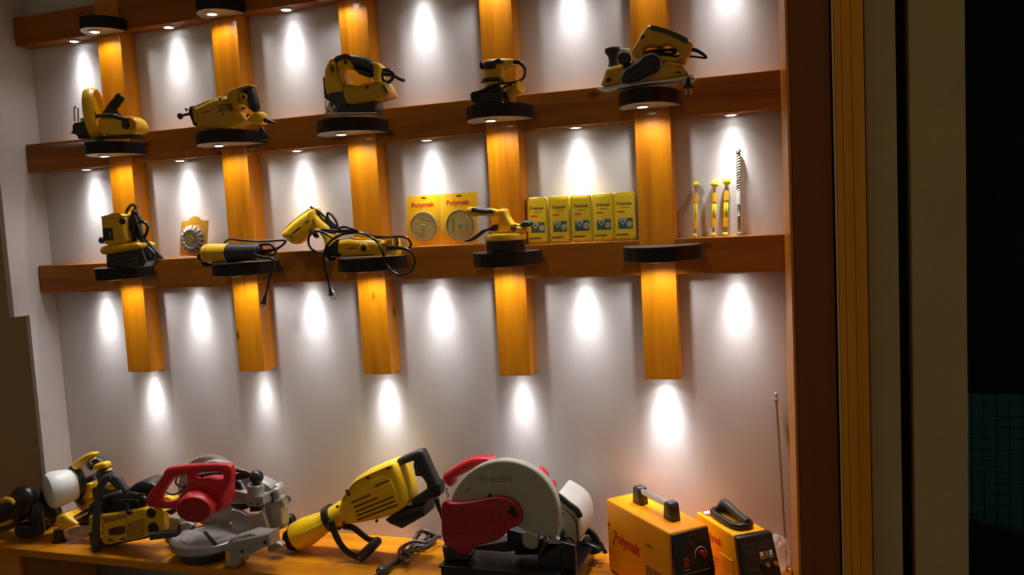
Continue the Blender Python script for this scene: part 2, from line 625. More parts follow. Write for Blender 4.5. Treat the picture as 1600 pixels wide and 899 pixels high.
# ------------------------------------------------------------------ LED downlights and display shelves
def led_data(power, narrow, wide, c0, c1):
    ld = bpy.data.lights.new('led', 'SPOT')
    ld.energy = power
    ld.color = LED_COL
    ld.spot_size = math.radians(172)
    ld.spot_blend = .3
    ld.shadow_soft_size = .009
    ld.use_nodes = True
    nt = ld.node_tree
    em = nt.nodes['Emission']
    tc = N(nt, 'ShaderNodeTexCoord')
    sp = N(nt, 'ShaderNodeSeparateXYZ')
    nt.links.new(tc.outputs['Normal'], sp.inputs[0])
    ab = N(nt, 'ShaderNodeMath', operation='ABSOLUTE')
    nt.links.new(sp.outputs[2], ab.inputs[0])
    pw = N(nt, 'ShaderNodeMath', operation='POWER')
    pw.inputs[1].default_value = 14
    nt.links.new(ab.outputs[0], pw.inputs[0])
    ma = N(nt, 'ShaderNodeMath', operation='MULTIPLY')
    ma.inputs[1].default_value = narrow
    nt.links.new(pw.outputs[0], ma.inputs[0])
    mb = N(nt, 'ShaderNodeMath', operation='MULTIPLY_ADD')
    mr = N(nt, 'ShaderNodeMapRange', interpolation_type='SMOOTHSTEP')
    mr.inputs[1].default_value = c0
    mr.inputs[2].default_value = c1
    nt.links.new(ab.outputs[0], mr.inputs[0])
    nt.links.new(mr.outputs[0], mb.inputs[0])
    mb.inputs[1].default_value = wide
    nt.links.new(ma.outputs[0], mb.inputs[2])
    nt.links.new(mb.outputs[0], em.inputs['Strength'])
    return ld

POW = 1.0
LEDS = {}
def led_light(power, kind):
    if (power, kind) not in LEDS:
        LEDS[(power, kind)] = led_data(power, *kind)
    return LEDS[(power, kind)]

proto_led = None
def downlight(x, y, z, label, power=POW, kind=LED_RAIL):
    global proto_led
    if proto_led is None:
        t = Thing('downlight', label, 'light', group='LED downlights in the lattice')
        obj('bezel', g_lathe([(.013, 0), (.021, 0), (.0225, -.0015), (.0215, -.004), (.0150, -.0052), (.0135, -.003)], (0, 0, 0), (0, 0, 1), 28), 'bezel', t.e)
        obj('lens', g_lathe([(.0001, -.0030), (.0132, -.0030), (.0120, -.0046), (.006, -.0056), (.0001, -.0058)], (0, 0, 0), (0, 0, 1), 20), 'lens', t.e)
        lo = bpy.data.objects.new('lamp', led_light(power, kind))
        lo.location = (0, 0, -.0075)
        COL.objects.link(lo)
        lo.parent = t.e
        proto_led = t.e
        e = t.e
    else:
        e = copy_tree(proto_led)
        e['label'] = label
        for c in e.children:
            if c.type == 'LIGHT':
                c.data = led_light(power, kind)
    e.location = (x, y, z)
    return e

ORD = ('first', 'second', 'third', 'fourth', 'fifth')
BAYX = [at(118, 70, -.035).x, at(282, 44, -.035).x, at(457, 14, -.035).x, 1.235, 1.725, 2.18]
BAYX = [-.14, .285, .765, 1.245, 1.735, 2.190]
def bayname(i):
    if i == 0:
        return 'left of the first upright'
    if i == 5:
        return 'right of the fifth upright'
    return 'between the %s and %s uprights' % (ORD[i-1], ORD[i])
for rn, (z0, z1) in (('top', R1), ('middle', R2), ('lowest', R3)):
    for i, x in enumerate(BAYX):
        downlight(x, -.036, z0+ZOFF[rn][i]-.0002, 'round LED downlight under the %s rail %s' % (rn, bayname(i)))
for i, x in enumerate(PX):
    downlight(x+PW/2, -.036, PB[i]-.0002, 'round LED downlight under the bottom end of the %s upright' % ORD[i], (POW, POW*.55, POW*1.05, POW*.8, POW*1.5)[i])

SHZ = {'top': (2.307, 2.348), 'middle': (1.873, 1.915), 'lowest': (1.439, 1.480)}
SHX = {'top': (.065, .555, 1.02, 1.51, 1.97), 'middle': (.080, .560, 1.020, 1.520, 1.970), 'lowest': (.075, .582, 1.060, 1.520, 1.990)}
SHW = {'top': (.60, .62, .8, .75, .7), 'middle': (.74, .90, .90, .80, .68), 'lowest': (.72, .86, .86, .82, .88)}
SHS = {'top': .62, 'middle': .85, 'lowest': .90}
SHD = .185
proto_shelf = None
for rn in ('top', 'middle', 'lowest'):
    z0, z1 = SHZ[rn]
    for i in range(5):
        lab = 'black half-round display shelf on the %s rail at the %s upright' % (rn, ORD[i])
        if proto_shelf is None:
            t = Thing('display_shelf', lab, 'shelf', group='black shelves on the lattice crossings')
            w = .125
            P = [(-w, 0), (-w, -.040)]
            for k in range(1, 24):
                a = -math.cos(PI*k/24)
                P.append((w*a, -.040-(SHD-.040)*(1-a*a)**.62))
            P += [(w, -.040), (w, 0)]
            obj('board', g_prism(P, 0, .040, .0015), 'shelf', t.e, False)
            obj('lit_bottom_sheet', g_prism([(x*.985, y*.985-.0006) for x, y in P], -.0007, -.0001), 'shelfunder', t.e, False)  # pale sheet paints the lamp's reflected light under the black board
            obj('top_sheet', g_prism([(x*.992, y*.992-.0004) for x, y in P], .0402, .0412), 'shelftop', t.e, False)
            e = proto_shelf = t.e
        else:
            e = copy_tree(proto_shelf)
            e['label'] = lab
        e.location = (SHX[rn][i], -D-.0045, z1-.0412)
        e.scale = (SHW[rn][i], SHS[rn], 1)
        zl = z1-.0412-.0009
        downlight(SHX[rn][i]-.010, -D-(.066 if rn == 'top' else .092), zl, 'LED downlight in the underside of the black shelf, %s rail, %s upright' % (rn, ORD[i]), POW*(.6 if rn == 'top' else 1), LED_SHELF)
RZ = [R3[1]+z for z in ZOFF['lowest']]
S2, S3 = SHZ['middle'][1], SHZ['lowest'][1]

# ================================================================== tools on the middle rail (left to right)
DY = -.055
# marble cutter seen end-on
t = Thing('marble_cutter', 'yellow marble cutter with round blade guard on black shelf, far left of middle rail', 'power tool', (90, 130, 7.494), -.150)
c = t.p(415, 375, -.125)
ax = Vector((.86, .50, .06)).normalized()
gr = t.px(245, -.125)
prof = [(gr*.10, -.012), (gr*.8, -.014), (gr*.95, -.010), (gr, 0), (gr, .016), (gr*.93, .026), (gr*.86, .024), (gr*.84, .008), (gr*.2, .006)]
vf = g_lathe(prof, c, ax, 40)
# keep the upper 60 percent: open guard
V, F = vf
n_ = 40
F = [f for f in F if len(f) == 4 and sum(V[i].z for i in f)/4 > c.z - gr*.92]
obj('blade_guard', [(V, F)], 'yellow', t.e)
obj('blade', g_lathe([(.008, 0), (gr*.82, .0), (gr*.82, .002), (.008, .002)], c+ax*.001, ax, 40), 'bladesteel', t.e)
b = t.plate('motor_body', [(450, 400), (560, 385), (780, 382), (850, 395), (905, 450), (930, 540), (890, 605), (700, 628), (500, 618), (455, 540)], 'yellow', -.158, .066, .014, 2)
for k in range(5):
    t.plate('vent', [(838+k*17, 400+k*14), (846+k*17, 398+k*14), (858+k*14, 560-k*6), (848+k*14, 564-k*6)], 'mustard', -.1605, .006, .001, 0, parent=b)
t.disc('switch_knob', 783, 487, 42, 'black', -.166, .012)
t.tube('side_bar', [(415, 398), (520, 385), (650, 388), (740, 415), (825, 438)], t.px(19), 'black', -.160)
t.plate('gear_housing', [(165, 470), (250, 455), (335, 465), (430, 600), (400, 628), (235, 640), (205, 605), (140, 590), (140, 575), (168, 565)], 'black', -.155, .05, .006, 1)
t.plate('clamp_block', [(262, 412), (325, 405), (330, 455), (265, 460)], 'alu', -.148, .03, .003, 0)
t.tube('bracket', [(200, 455), (196, 330), (197, 290), (215, 279), (238, 290), (241, 340), (242, 455)], t.px(8), 'steel', -.152, 6)
bp_ = [t.p(x, y, Y) for x, y, Y in ((185, 668, -.165), (535, 632, -.165))]
obj('base_plate', g_prism([(-.128, -.228), (.005, -.228), (.095, -.220), (.095, -.135), (-.128, -.135)], S2+.0004, S2+.0035, .0008), 'steel', t.e)
t.plate('base_foot', [(225, 630), (870, 600), (880, 648), (240, 655)], 'black', -.155, .055, .004, 0)
t.tube('cord', [(560, 372), (640, 260), (700, 150), (722, 150), (690, 240), (600, 365), (640, 360), (720, 260), (765, 190), (745, 180), (680, 290), (640, 375)], t.px(15), 'cable', -.135)
t.tube('cord', [(545, 360), (620, 250), (690, 165), (705, 140)], t.px(17), 'cable', -.128)
t.tube('cord', [(560, 372), (650, 350), (700, 345), (730, 385), (790, 430)], t.px(14), 'cable', -.145)
t.done(rest=S2)

# reciprocating saw
t = Thing('reciprocating_saw', 'yellow reciprocating saw with dark D-grip, lying on second shelf of middle rail', 'power tool', (270, 120, 7.494), -.160)
b = t.plate('body', [(225, 362), (310, 328), (430, 268), (560, 238), (625, 235), (650, 330), (705, 410), (830, 500), (815, 550), (610, 616), (330, 622), (245, 575)], 'mustard', -.165, .066, .016, 1)
t.plate('top_ridge', [(240, 350), (300, 315), (420, 262), (560, 232), (615, 232), (612, 262), (440, 292), (320, 345), (250, 370)], 'yellow', -.155, .046, .006, 1, parent=b)  # brighter yellow paints the light falling on the upper side
for k in range(4):
    t.plate('vent', [(520-k*2, 338+k*24), (600, 318+k*24), (690, 318+k*22), (690, 328+k*22), (600, 328+k*24), (525, 348+k*24)], 'brownink', -.1662, .006, .001, 1, parent=b)
t.plate('print', [(332, 415), (435, 395), (435, 412), (332, 434)], 'redink', -.1656, .002, .0003, 0, parent=b)
for x, y in ((545, 262), (588, 440)):
    t.disc('screw', x, y, 11, 'black', -.1668, .005, b, 12)
t.plate('rear_housing', [(618, 230), (632, 168), (700, 135), (850, 88), (912, 92), (918, 118), (800, 145), (762, 190), (748, 300), (745, 412), (690, 415), (640, 300)], 'mustard', -.160, .036, .008, 1)
t.plate('grip', [(800, 138), (917, 112), (942, 210), (988, 392), (905, 425), (872, 300), (862, 200), (800, 190)], 'dark', -.158, .032, .010, 1)
t.plate('handle_inner', [(752, 190), (850, 180), (870, 260), (895, 400), (860, 350), (805, 318), (775, 270)], 'mustard', -.152, .022, .005, 1)
t.disc('lock_button', 822, 238, 34, 'amber', -.166, .014)
t.disc('lock_button', 822, 238, 19, 'black', -.169, .006)
t.plate('trigger', [(748, 190), (775, 200), (800, 250), (812, 318), (795, 318), (765, 260)], 'black', -.150, .02, .003, 1)
t.plate('brace', [(695, 408), (735, 405), (832, 495), (828, 515), (800, 522), (680, 470)], 'yellow', -.164, .05, .008, 1)
t.plate('cord_guard', [(905, 445), (960, 405), (1005, 410), (1038, 455), (1038, 545), (960, 565), (905, 540), (850, 528), (850, 505)], 'yellow', -.162, .05, .014, 1)
t.tube('cord', [(1005, 495), (1060, 505), (1130, 525), (1200, 548)], [t.px(34), t.px(30), t.px(20), t.px(9)], 'dark', -.142, 12)
t.tube('cord', [(760, 420), (790, 380), (850, 370)], t.px(12), 'cable', -.13)
t.tube('cord', [(800, 465), (860, 468), (890, 440)], t.px(12), 'cable', -.13)
t.plate('cord_bundle', [(1000, 580), (1040, 590), (1095, 700), (1085, 745), (1000, 745)], 'cable', -.125, .02, .008, 1)
t.plate('nose', [(178, 345), (222, 338), (272, 575), (230, 585), (215, 540), (168, 425)], 'black', -.158, .052, .010, 1)
t.plate('nose_ring', [(222, 362), (258, 350), (300, 565), (262, 575)], 'mustard', -.167, .068, .012, 1)
a0, a1 = t.p(240, 425, -.132), t.p(85, 465, -.145)
obj('blade_clamp', [g_cyl(a0, a0.lerp(a1, .92), .0045, 14), g_lathe([(.003, 0), (.0095, .002), (.011, .008), (.0095, .014), (.004, .016)], a0.lerp(a1, .82), a1-a0, 16)], 'dark', t.e)
obj('spindle', g_ball(t.p(160, 385, -.14), .006), 'steel', t.e)
t.done(rest=S2, by=('body', 'brace'))

# jigsaw
t = Thing('jigsaw', 'yellow jigsaw with dark top handle standing on black shelf at third upright, middle rail', 'power tool', (480, 75, 6.42), -.160)
b = t.plate('front_housing', [(218, 95), (243, 84), (262, 110), (285, 190), (300, 290), (338, 355), (348, 430), (345, 500), (195, 480), (168, 400), (160, 300), (162, 190)], 'yellow', -.162, .058, .012, 1)
t.plate('badge', [(222, 160), (268, 160), (270, 240), (232, 240)], 'brownink', -.1635, .004, .001, 1, parent=b)
t.plate('badge_frame', [(208, 150), (278, 148), (284, 255), (262, 285), (205, 262), (190, 225)], 'yellow', -.1655, .006, .002, 1, [[(222, 160), (268, 160), (270, 240), (232, 240)]], b)
t.plate('boot', [(182, 440), (250, 425), (345, 410), (395, 570), (380, 600), (280, 640), (250, 560), (195, 535)], 'rubber', -.164, .062, .012, 1)
t.plate('bellows_front', [(158, 280), (175, 290), (185, 440), (195, 530), (180, 500), (160, 380)], 'rubber', -.152, .04, .006, 1)
t.plate('handle_grip', [(246, 98), (262, 80), (330, 68), (420, 58), (500, 66), (580, 92), (645, 132), (655, 240), (600, 215), (520, 180), (450, 165), (400, 100), (340, 112), (295, 132), (262, 130)], 'rubber', -.160, .052, .014, 1)
t.plate('handle_lower', [(290, 130), (350, 108), (405, 98), (442, 140), (465, 205), (445, 222), (400, 192), (345, 195), (318, 222), (300, 200)], 'yellow', -.157, .046, .006, 1)
t.disc('lock_button', 378, 138, 26, 'amber', -.162, .012)
t.disc('lock_button', 378, 138, 17, 'black', -.165, .006)
t.plate('trigger', [(450, 170), (520, 180), (650, 240), (655, 300), (560, 280), (480, 240)], 'black', -.150, .03, .008, 1)
t.tube('trigger_gloss', [(478, 205), (540, 222), (640, 258)], t.px(12), 'black', -.154)
t.plate('front_strut', [(300, 195), (335, 190), (350, 260), (385, 345), (400, 375), (340, 365), (310, 290)], 'yellow', -.160, .05, .008, 1)
b = t.plate('motor_housing', [(330, 380), (400, 352), (480, 372), (640, 345), (720, 325), (765, 335), (800, 400), (832, 468), (800, 492), (660, 528), (500, 560), (385, 568), (348, 500)], 'mustard', -.168, .07, .016, 1)
t.plate('lit_top_edge', [(470, 378), (720, 322), (735, 342), (500, 392)], 'yellow', -.1685, .05, .004, 0, parent=b)  # light from above painted along the edge in brighter yellow
for k in range(7):
    t.plate('vent', [(742+k*7, 372+k*12), (770+k*7, 364+k*12), (772+k*7, 370+k*12), (744+k*7, 380+k*12)], 'brownink', -.1695, .005, .0006, 0, parent=b)
for k in range(4):
    t.plate('rib', [(395+k*26, 405-k*2), (405+k*26, 402-k*2), (425+k*24, 440-k*2), (417+k*24, 445-k*2)], 'yellow', -.1715, .006, .001, 0, parent=b)
t.disc('screw', 596, 392, 13, 'black', -.1705, .005, b, 12)
t.plate('rear_column', [(648, 130), (690, 138), (735, 185), (722, 212), (718, 290), (740, 335), (650, 345), (655, 240)], 'yellow', -.160, .05, .010, 1)
t.plate('sole_frame', [(365, 575), (510, 560), (670, 530), (682, 605), (640, 650), (290, 655), (280, 635)], 'black', -.160, .06, .004, 0)
t.plate('shoe', [(170, 652), (250, 645), (690, 640), (690, 655), (172, 664)], 'steel', -.168, .076, .001, 0)
t.plate('saw_blade', [(180, 520), (192, 520), (196, 650), (184, 652)], 'steel', -.135, .0014, .0003, 0)
t.plate('roller_guide', [(200, 548), (225, 545), (240, 590), (265, 600), (262, 648), (235, 650), (215, 610), (205, 650), (178, 655), (190, 600), (168, 592), (170, 582), (205, 588)], 'steel', -.150, .02, .002, 1)
t.tube('cord', [(725, 215), (790, 222), (850, 240), (862, 290), (820, 340), (770, 330), (745, 265), (800, 262), (870, 280), (930, 312), (975, 326)], t.px(15), 'cable', -.138)
t.tube('cord', [(730, 262), (800, 268), (840, 255), (820, 215), (780, 212)], t.px(13), 'cable', -.13)
t.done(rest=S2)

# orbital palm sander
t = Thing('palm_sander', 'palm sander with black coiled cord on black shelf at fourth upright, middle rail', 'power tool', (720, 80, 7.49), -.160)
t.plate('head', [(235, 120), (300, 88), (400, 80), (500, 78), (600, 80), (622, 100), (605, 155), (490, 172), (400, 200), (300, 205), (245, 190)], 'yellow', -.160, .07, .012, 1)
t.plate('head_cap', [(235, 125), (300, 96), (400, 88), (500, 92), (500, 142), (410, 152), (375, 215), (300, 215), (240, 200)], 'dark', -.168, .072, .014, 1)
t.plate('badge', [(212, 118), (240, 118), (245, 205), (215, 205)], 'black', -.158, .05, .005, 1)
c0, c1 = t.p(380, 190, -.132), t.p(382, 350, -.132)
obj('neck', g_lathe([(t.px(105), 0), (t.px(112), .02), (t.px(115), (c0-c1).length)], c0, c1-c0, 28), 'mustard', t.e)
c2 = t.p(370, 345, -.132)
obj('collar', g_lathe([(t.px(60), .006), (t.px(128), .004), (t.px(132), -.004), (t.px(110), -.008)], c2, (0, 0, 1), 28), 'black', t.e)
obj('skirt', g_lathe([(t.px(112), -.004), (t.px(125), -.02), (t.px(150), -.030), (t.px(160), -.040)], c2, (0, 0, 1), 28), 'mustard', t.e)
h = c2.z-S2
obj('pad', g_lathe([(t.px(165), -.034), (t.px(190), -.040), (t.px(190), -h+.001), (t.px(180), -h)], c2, (0, 0, 1), 28), 'black', t.e)
t.tube('cord', [(605, 125), (680, 135), (735, 180), (752, 240), (735, 310), (680, 350), (600, 370), (480, 378), (300, 370), (250, 350)], [t.px(24), t.px(22), t.px(17)]+[t.px(14)]*7, 'cable', -.150)
for k, L in enumerate(([(130, 500), (240, 470), (340, 420), (430, 400), (475, 470), (470, 560), (380, 590), (220, 585), (140, 560), (130, 500)],
                       [(150, 520), (250, 490), (360, 440), (440, 440), (450, 520), (360, 560), (200, 560), (150, 520)],
                       [(170, 560), (260, 520), (380, 500), (470, 520), (485, 575), (380, 600), (230, 600), (170, 560)],
                       [(130, 530), (180, 495), (300, 470), (420, 480), (480, 540), (440, 590), (300, 598), (160, 590), (130, 530)])):
    t.tube('cord', L, t.px(18), 'cable', -.172+.004*k)
t.tube('cord', [(470, 450), (540, 410), (600, 395)], t.px(12), 'cable', -.150)
t.plate('cord_clip', [(475, 560), (492, 560), (498, 602), (470, 604)], 'label', -.165, .012, .002, 1)
d0, d1 = t.p(520, 520, -.125), t.p(700, 425, -.155)
obj('dust_bag', g_lathe([(t.px(48), 0), (t.px(60), .02), (t.px(62), (d1-d0).length-.004), (t.px(66), (d1-d0).length)], d0, d1-d0, 24), 'mustard', t.e)
obj('dust_bag_rim', g_lathe([(t.px(44), 0), (t.px(70), 0), (t.px(72), .004), (t.px(64), .007), (t.px(44), .006)], d1-(d1-d0).normalized()*.003, d1-d0, 24), 'yellow', t.e)
t.done(rest=S2, by=('pad',))

# planer
t = Thing('planer', 'electric hand planer with arched handle on black shelf at fifth upright, middle rail', 'power tool', (925, 35, 5.995), -.155)
t.plate('handle', [(352, 305), (430, 185), (500, 68), (535, 48), (580, 62), (720, 108), (850, 170), (942, 212), (928, 275), (875, 400), (860, 420), (790, 400), (700, 385), (440, 365), (400, 360)],
        'mustard', -.158, .05, .010, 1, [[(470, 345), (482, 285), (505, 250), (640, 262), (690, 225), (760, 255), (810, 305), (822, 340), (790, 365), (690, 352)]])
t.plate('grip', [(515, 90), (535, 62), (580, 62), (720, 98), (850, 160), (925, 212), (895, 232), (800, 182), (700, 140), (600, 112)], 'rubber', -.162, .056, .012, 1)
t.plate('trigger', [(488, 208), (540, 205), (650, 238), (650, 268), (600, 262), (490, 256)], 'black', -.148, .026, .004, 1)
t.plate('lock_button', [(470, 145), (490, 138), (495, 160), (465, 190), (448, 180)], 'black', -.161, .01, .003, 1)
b = t.plate('body', [(62, 640), (105, 530), (118, 465), (180, 440), (285, 420), (360, 380), (460, 372), (690, 388), (840, 430), (892, 490), (905, 522), (720, 562), (500, 590), (262, 612)], 'mustard', -.165, .082, .014, 1)
t.plate('lit_top_edge', [(690, 386), (830, 415), (845, 440), (690, 428)], 'yellow', -.167, .06, .005, 1, parent=b)  # overhead light coloured in as a brighter yellow edge
t.disc('side_screw', 152, 565, 26, 'black', -.1705, .008, b)
t.plate('belt_cover_rim', [(258, 600), (262, 520), (300, 470), (360, 440), (470, 335), (560, 305), (625, 335), (664, 400), (645, 500), (560, 545), (495, 570), (440, 600), (350, 622), (268, 620)], 'alu', -.172, .02, .004, 1)
t.plate('belt_cover', [(268, 590), (276, 520), (310, 480), (370, 448), (480, 352), (560, 325), (615, 350), (642, 405), (628, 485), (555, 525), (490, 552), (430, 585), (350, 606), (275, 606)], 'black', -.180, .022, .008, 1)
k0, k1 = t.p(205, 440, -.130), t.p(190, 270, -.130)
hh = (k1-k0).length
obj('front_knob', g_lathe([(t.px(55), 0), (t.px(42), hh*.3), (t.px(46), hh*.55), (t.px(72), hh*.75), (t.px(75), hh*.95), (t.px(64), hh)], k0, k1-k0, 10), 'dark', t.e)
obj('shaft', g_cyl(t.p(255, 290, -.13), t.p(350, 295, -.13), .004, 12), 'steel', t.e)
obj('depth_knob', g_lathe([(t.px(20), 0), (t.px(60), .004), (t.px(64), .018), (t.px(52), .024), (.001, .026)], t.p(312, 378, -.158), (0, -1, 0), 24), 'black', t.e)
t.plate('knob_arm', [(285, 400), (360, 400), (395, 430), (330, 500), (290, 490)], 'black', -.170, .03, .006, 1)
t.plate('sole', [(45, 655), (262, 610), (500, 588), (730, 560), (940, 520), (955, 545), (800, 578), (500, 612), (262, 645), (130, 672)], 'steel', -.166, .082, .002, 0)
t.plate('rear_bracket', [(840, 560), (920, 520), (955, 545), (950, 580), (860, 610)], 'alu', -.150, .04, .004, 1)
for L in ([(470, 330), (560, 300), (680, 290), (780, 300), (760, 325), (640, 325), (520, 330)], [(500, 345), (620, 345), (740, 350), (800, 350)], [(560, 310), (660, 300), (770, 285), (785, 315), (700, 335)]):
    t.tube('cord', L, t.px(13), 'cable', -.128)
t.tube('cord', [(925, 285), (980, 295), (1040, 330), (1072, 360), (1050, 365), (960, 355), (895, 350), (790, 345)], [t.px(20), t.px(19), t.px(15)]+[t.px(10)]*5, 'cable', -.128)
t.plug((905, 545), (905, 650), -.172, .012)
t.done(rest=S2, by=('belt_cover_rim', 'belt_cover', 'sole'))

# ================================================================== tools on the lowest rail (left to right)
t = Thing('laminate_trimmer', 'upright yellow trimmer with bundled black cord on leftmost shelf of lowest rail', 'power tool', (135, 310, 6.42), -.160)
b = t.plate('motor_housing', [(126, 205), (150, 178), (250, 164), (330, 160), (362, 180), (378, 260), (395, 330), (425, 445), (300, 480), (180, 482), (158, 430), (140, 320)], 'yellow', -.162, .062, .016, 1)
t.plate('top_cap', [(128, 200), (150, 172), (260, 160), (345, 160), (365, 188), (330, 190), (275, 180), (225, 205), (140, 222)], 'yellow', -.1655, .066, .012, 1, parent=b)
t.plate('vent_window', [(158, 305), (258, 298), (270, 425), (168, 430)], 'black', -.1635, .01, .002, 0, parent=b)
t.plate('vent_gloss', [(228, 340), (240, 338), (244, 395), (232, 397)], 'alu', -.1642, .004, .0006, 0, parent=b)
t.disc('power_button', 349, 232, 26, 'black', -.166, .01)
t.plate('collar', [(108, 515), (128, 480), (300, 465), (480, 440), (532, 450), (548, 482), (528, 520), (350, 545), (160, 578), (120, 560)], 'yellow', -.172, .082, .018, 2)
t.disc('side_knob', 140, 425, 26, 'dark', -.150, .03)
t.plate('base', [(190, 570), (550, 510), (592, 640), (560, 690), (195, 702)], 'black', -.168, .074, .008, 0)
t.tube('clamp_lever', [(265, 655), (330, 635), (420, 622), (520, 605)], t.px(16), 'dark', -.172)
t.tube('clamp_lever', [(290, 668), (400, 655), (520, 632)], t.px(12), 'dark', -.172)
for k, L in enumerate(([(430, 420), (385, 260), (400, 150), (440, 80), (480, 70), (490, 110), (450, 220), (445, 300)],
          [(465, 440), (440, 300), (460, 180), (480, 120), (520, 180), (530, 300), (560, 400), (640, 570)],
          [(480, 440), (460, 320), (450, 200), (490, 140), (515, 190), (540, 300), (590, 420), (760, 610)],
          [(510, 255), (560, 235), (610, 270), (612, 330), (580, 390), (540, 405)],
          [(385, 265), (430, 295), (470, 330), (530, 400), (600, 480), (680, 560), (650, 600), (580, 590)],
          [(470, 400), (490, 280), (475, 180), (500, 230), (540, 350), (600, 520), (650, 600)])):
    t.tube('cord', L, t.px(13 if k != 2 else 15), 'cable', -.125-.004*k)
t.plate('cord_wrap', [(440, 190), (475, 140), (520, 180), (530, 250), (505, 340), (490, 440), (450, 440), (440, 300)], 'cable', -.140, .022, .008, 1)
t.done(rest=S3, by=('base',))

DY = 0
# blister pack with cutter
t = Thing('cutter_blister_pack', 'clear blister pack on orange card holding a round milling cutter', 'blister pack', (270, 320, 5.617), -.040)
t.plate('backing_card', [(72, 142), (135, 130), (165, 98), (195, 90), (230, 100), (255, 128), (315, 130), (292, 442), (60, 440)], 'amber', -.040, .0012, .0003, 0)
t.plate('blister', [(60, 120), (130, 112), (165, 82), (235, 80), (262, 108), (328, 112), (315, 300), (300, 450), (38, 450)], 'clear', -.0425, .0022, .0006, 0)
cc = t.p(170, 295, -.050)
R_ = t.px(95)
g = [g_lathe([(.010, -.004), (R_*.55, -.008), (R_*.8, -.006), (R_*.8, .006), (.010, .004)], cc, (0, -1, 0), 28)]
for k in range(16):
    a = 2*PI*k/16
    mt_ = Matrix.Translation(cc) @ Matrix.Rotation(a, 4, 'Y') @ Matrix.Translation((R_*.82, 0, 0)) @ Matrix.Rotation(.5, 4, 'Z')
    g.append(g_box((-R_*.22, -.008, -R_*.12), (R_*.2, .006, R_*.10), .001, mt_))
obj('cutter', g, 'alu', t.e)
obj('cutter_hub', g_lathe([(.011, 0), (.013, .001), (.012, .003), (.008, .003)], cc+Vector((0, -.008, 0)), (0, -1, 0), 20), 'goldblade', t.e)
obj('lettering', g_text('Polymak', t.p(150, 165, -.0427), t.p(240, 160, -.0427)-t.p(150, 165, -.0427), Vector((0, 0, .0035))), 'redink', t.e, False)
t.done(rest=RZ[1])

DY = -.045
# angle grinder 1
t = Thing('angle_grinder', 'angle grinder with yellow body and black rear grip on second shelf of lowest rail', 'power tool', (270, 320, 5.617), -.155)
g0, g1, g2 = t.p(292, 428, -.140), t.p(500, 422, -.140), t.p(765, 412, -.140)
r_ = t.px(72)
obj('motor_housing', g_lathe([(r_*.96, 0), (r_*1.0, .006), (r_, .03), (r_*.98, (g1-g0).length)], g0, g1-g0, 28), 'yellow', t.e)
obj('housing_rib', g_lathe([(r_*1.0, 0), (r_*1.03, .001), (r_*1.03, .006), (r_*1.0, .007)], g0+(g1-g0)*.16, g1-g0, 28), 'mustard', t.e)
obj('rear_grip', g_lathe([(r_*.99, 0), (r_*.97, .02), (r_*.86, (g2-g1).length*.6), (r_*.88, (g2-g1).length-.006), (r_*.70, (g2-g1).length)], g1, g2-g1, 28), 'dark', t.e)
obj('end_cap', g_lathe([(r_*.55, 0), (r_*.5, .004), (.003, .006)], g2, g2-g1, 24), 'black', t.e)
t.plate('gear_head', [(205, 425), (268, 412), (268, 365), (294, 360), (302, 488), (285, 500), (282, 540), (252, 540), (245, 500), (205, 482)], 'black', -.160, .04, .006, 1)
t.plate('spindle_guard', [(245, 500), (284, 500), (282, 545), (252, 548)], 'dark', -.158, .036, .004, 1)
t.tube('cord', [(775, 410), (860, 400), (930, 375), (985, 330), (980, 310), (900, 312), (760, 318), (620, 310), (520, 300), (480, 310), (450, 340)], [t.px(16), t.px(14)]+[t.px(9)]*9, 'cable', -.128)
t.tube('cord', [(770, 350), (840, 345), (885, 370), (905, 410), (870, 450), (810, 465), (760, 440), (830, 430), (860, 440)], t.px(9), 'cable', -.136)
t.tube('cord', [(720, 440), (800, 460), (870, 470), (885, 520), (860, 610), (830, 740)], t.px(10), 'cable', -.190)
t.plug((832, 735), (795, 865), -.190, .0085)
t.done(rest=S3, by=('motor_housing', 'rear_grip', 'housing_rib'))

DY = -.02
# electric drill lying nose down on the rail
t = Thing('electric_drill', 'bright yellow corded drill lying on lowest rail between second and third uprights', 'power tool', (430, 310, 5.287), -.070)
b = t.plate('motor_housing', [(28, 320), (45, 280), (110, 215), (200, 140), (290, 86), (312, 110), (318, 160), (310, 225), (240, 320), (165, 390), (120, 390), (85, 365), (60, 345)], 'yellow', -.082, .07, .022, 1)
t.plate('top_ridge', [(60, 275), (130, 200), (270, 95), (300, 95), (250, 130), (140, 215), (85, 275)], 'yellow', -.070, .045, .006, 1, parent=b)
for x, y in ((240, 205), (255, 200), (108, 315), (122, 332)):
    t.plate('vent', [(x, y), (x+26, y-16), (x+30, y-10), (x+4, y+8)], 'brownink', -.0835, .005, .0006, 0, parent=b)
t.plate('print', [(142, 290), (205, 240), (212, 250), (150, 305)], 'maroon', -.0826, .002, .0003, 0, parent=b)
t.plate('handle', [(300, 130), (330, 150), (370, 195), (425, 230), (450, 285), (474, 360), (476, 425), (440, 440), (408, 430), (380, 330), (345, 290), (308, 240)], 'yellow', -.078, .05, .014, 1)
t.plate('switch_ring', [(325, 260), (345, 252), (360, 268), (350, 290), (330, 285)], 'yellow', -.084, .02, .005, 1)
t.plate('trigger', [(268, 290), (300, 268), (330, 290), (345, 335), (325, 340), (300, 305)], 'black', -.070, .022, .005, 1)
for L in ([(292, 78), (340, 120), (400, 190), (460, 250), (520, 265)], [(300, 85), (360, 120), (420, 170), (480, 220), (530, 262)],
          [(310, 100), (380, 185), (440, 240), (500, 255)], [(430, 160), (435, 130), (470, 150), (505, 200), (520, 250)], [(430, 140), (440, 190), (470, 240)]):
    t.tube('cord', L, t.px(9), 'cable', -.058)
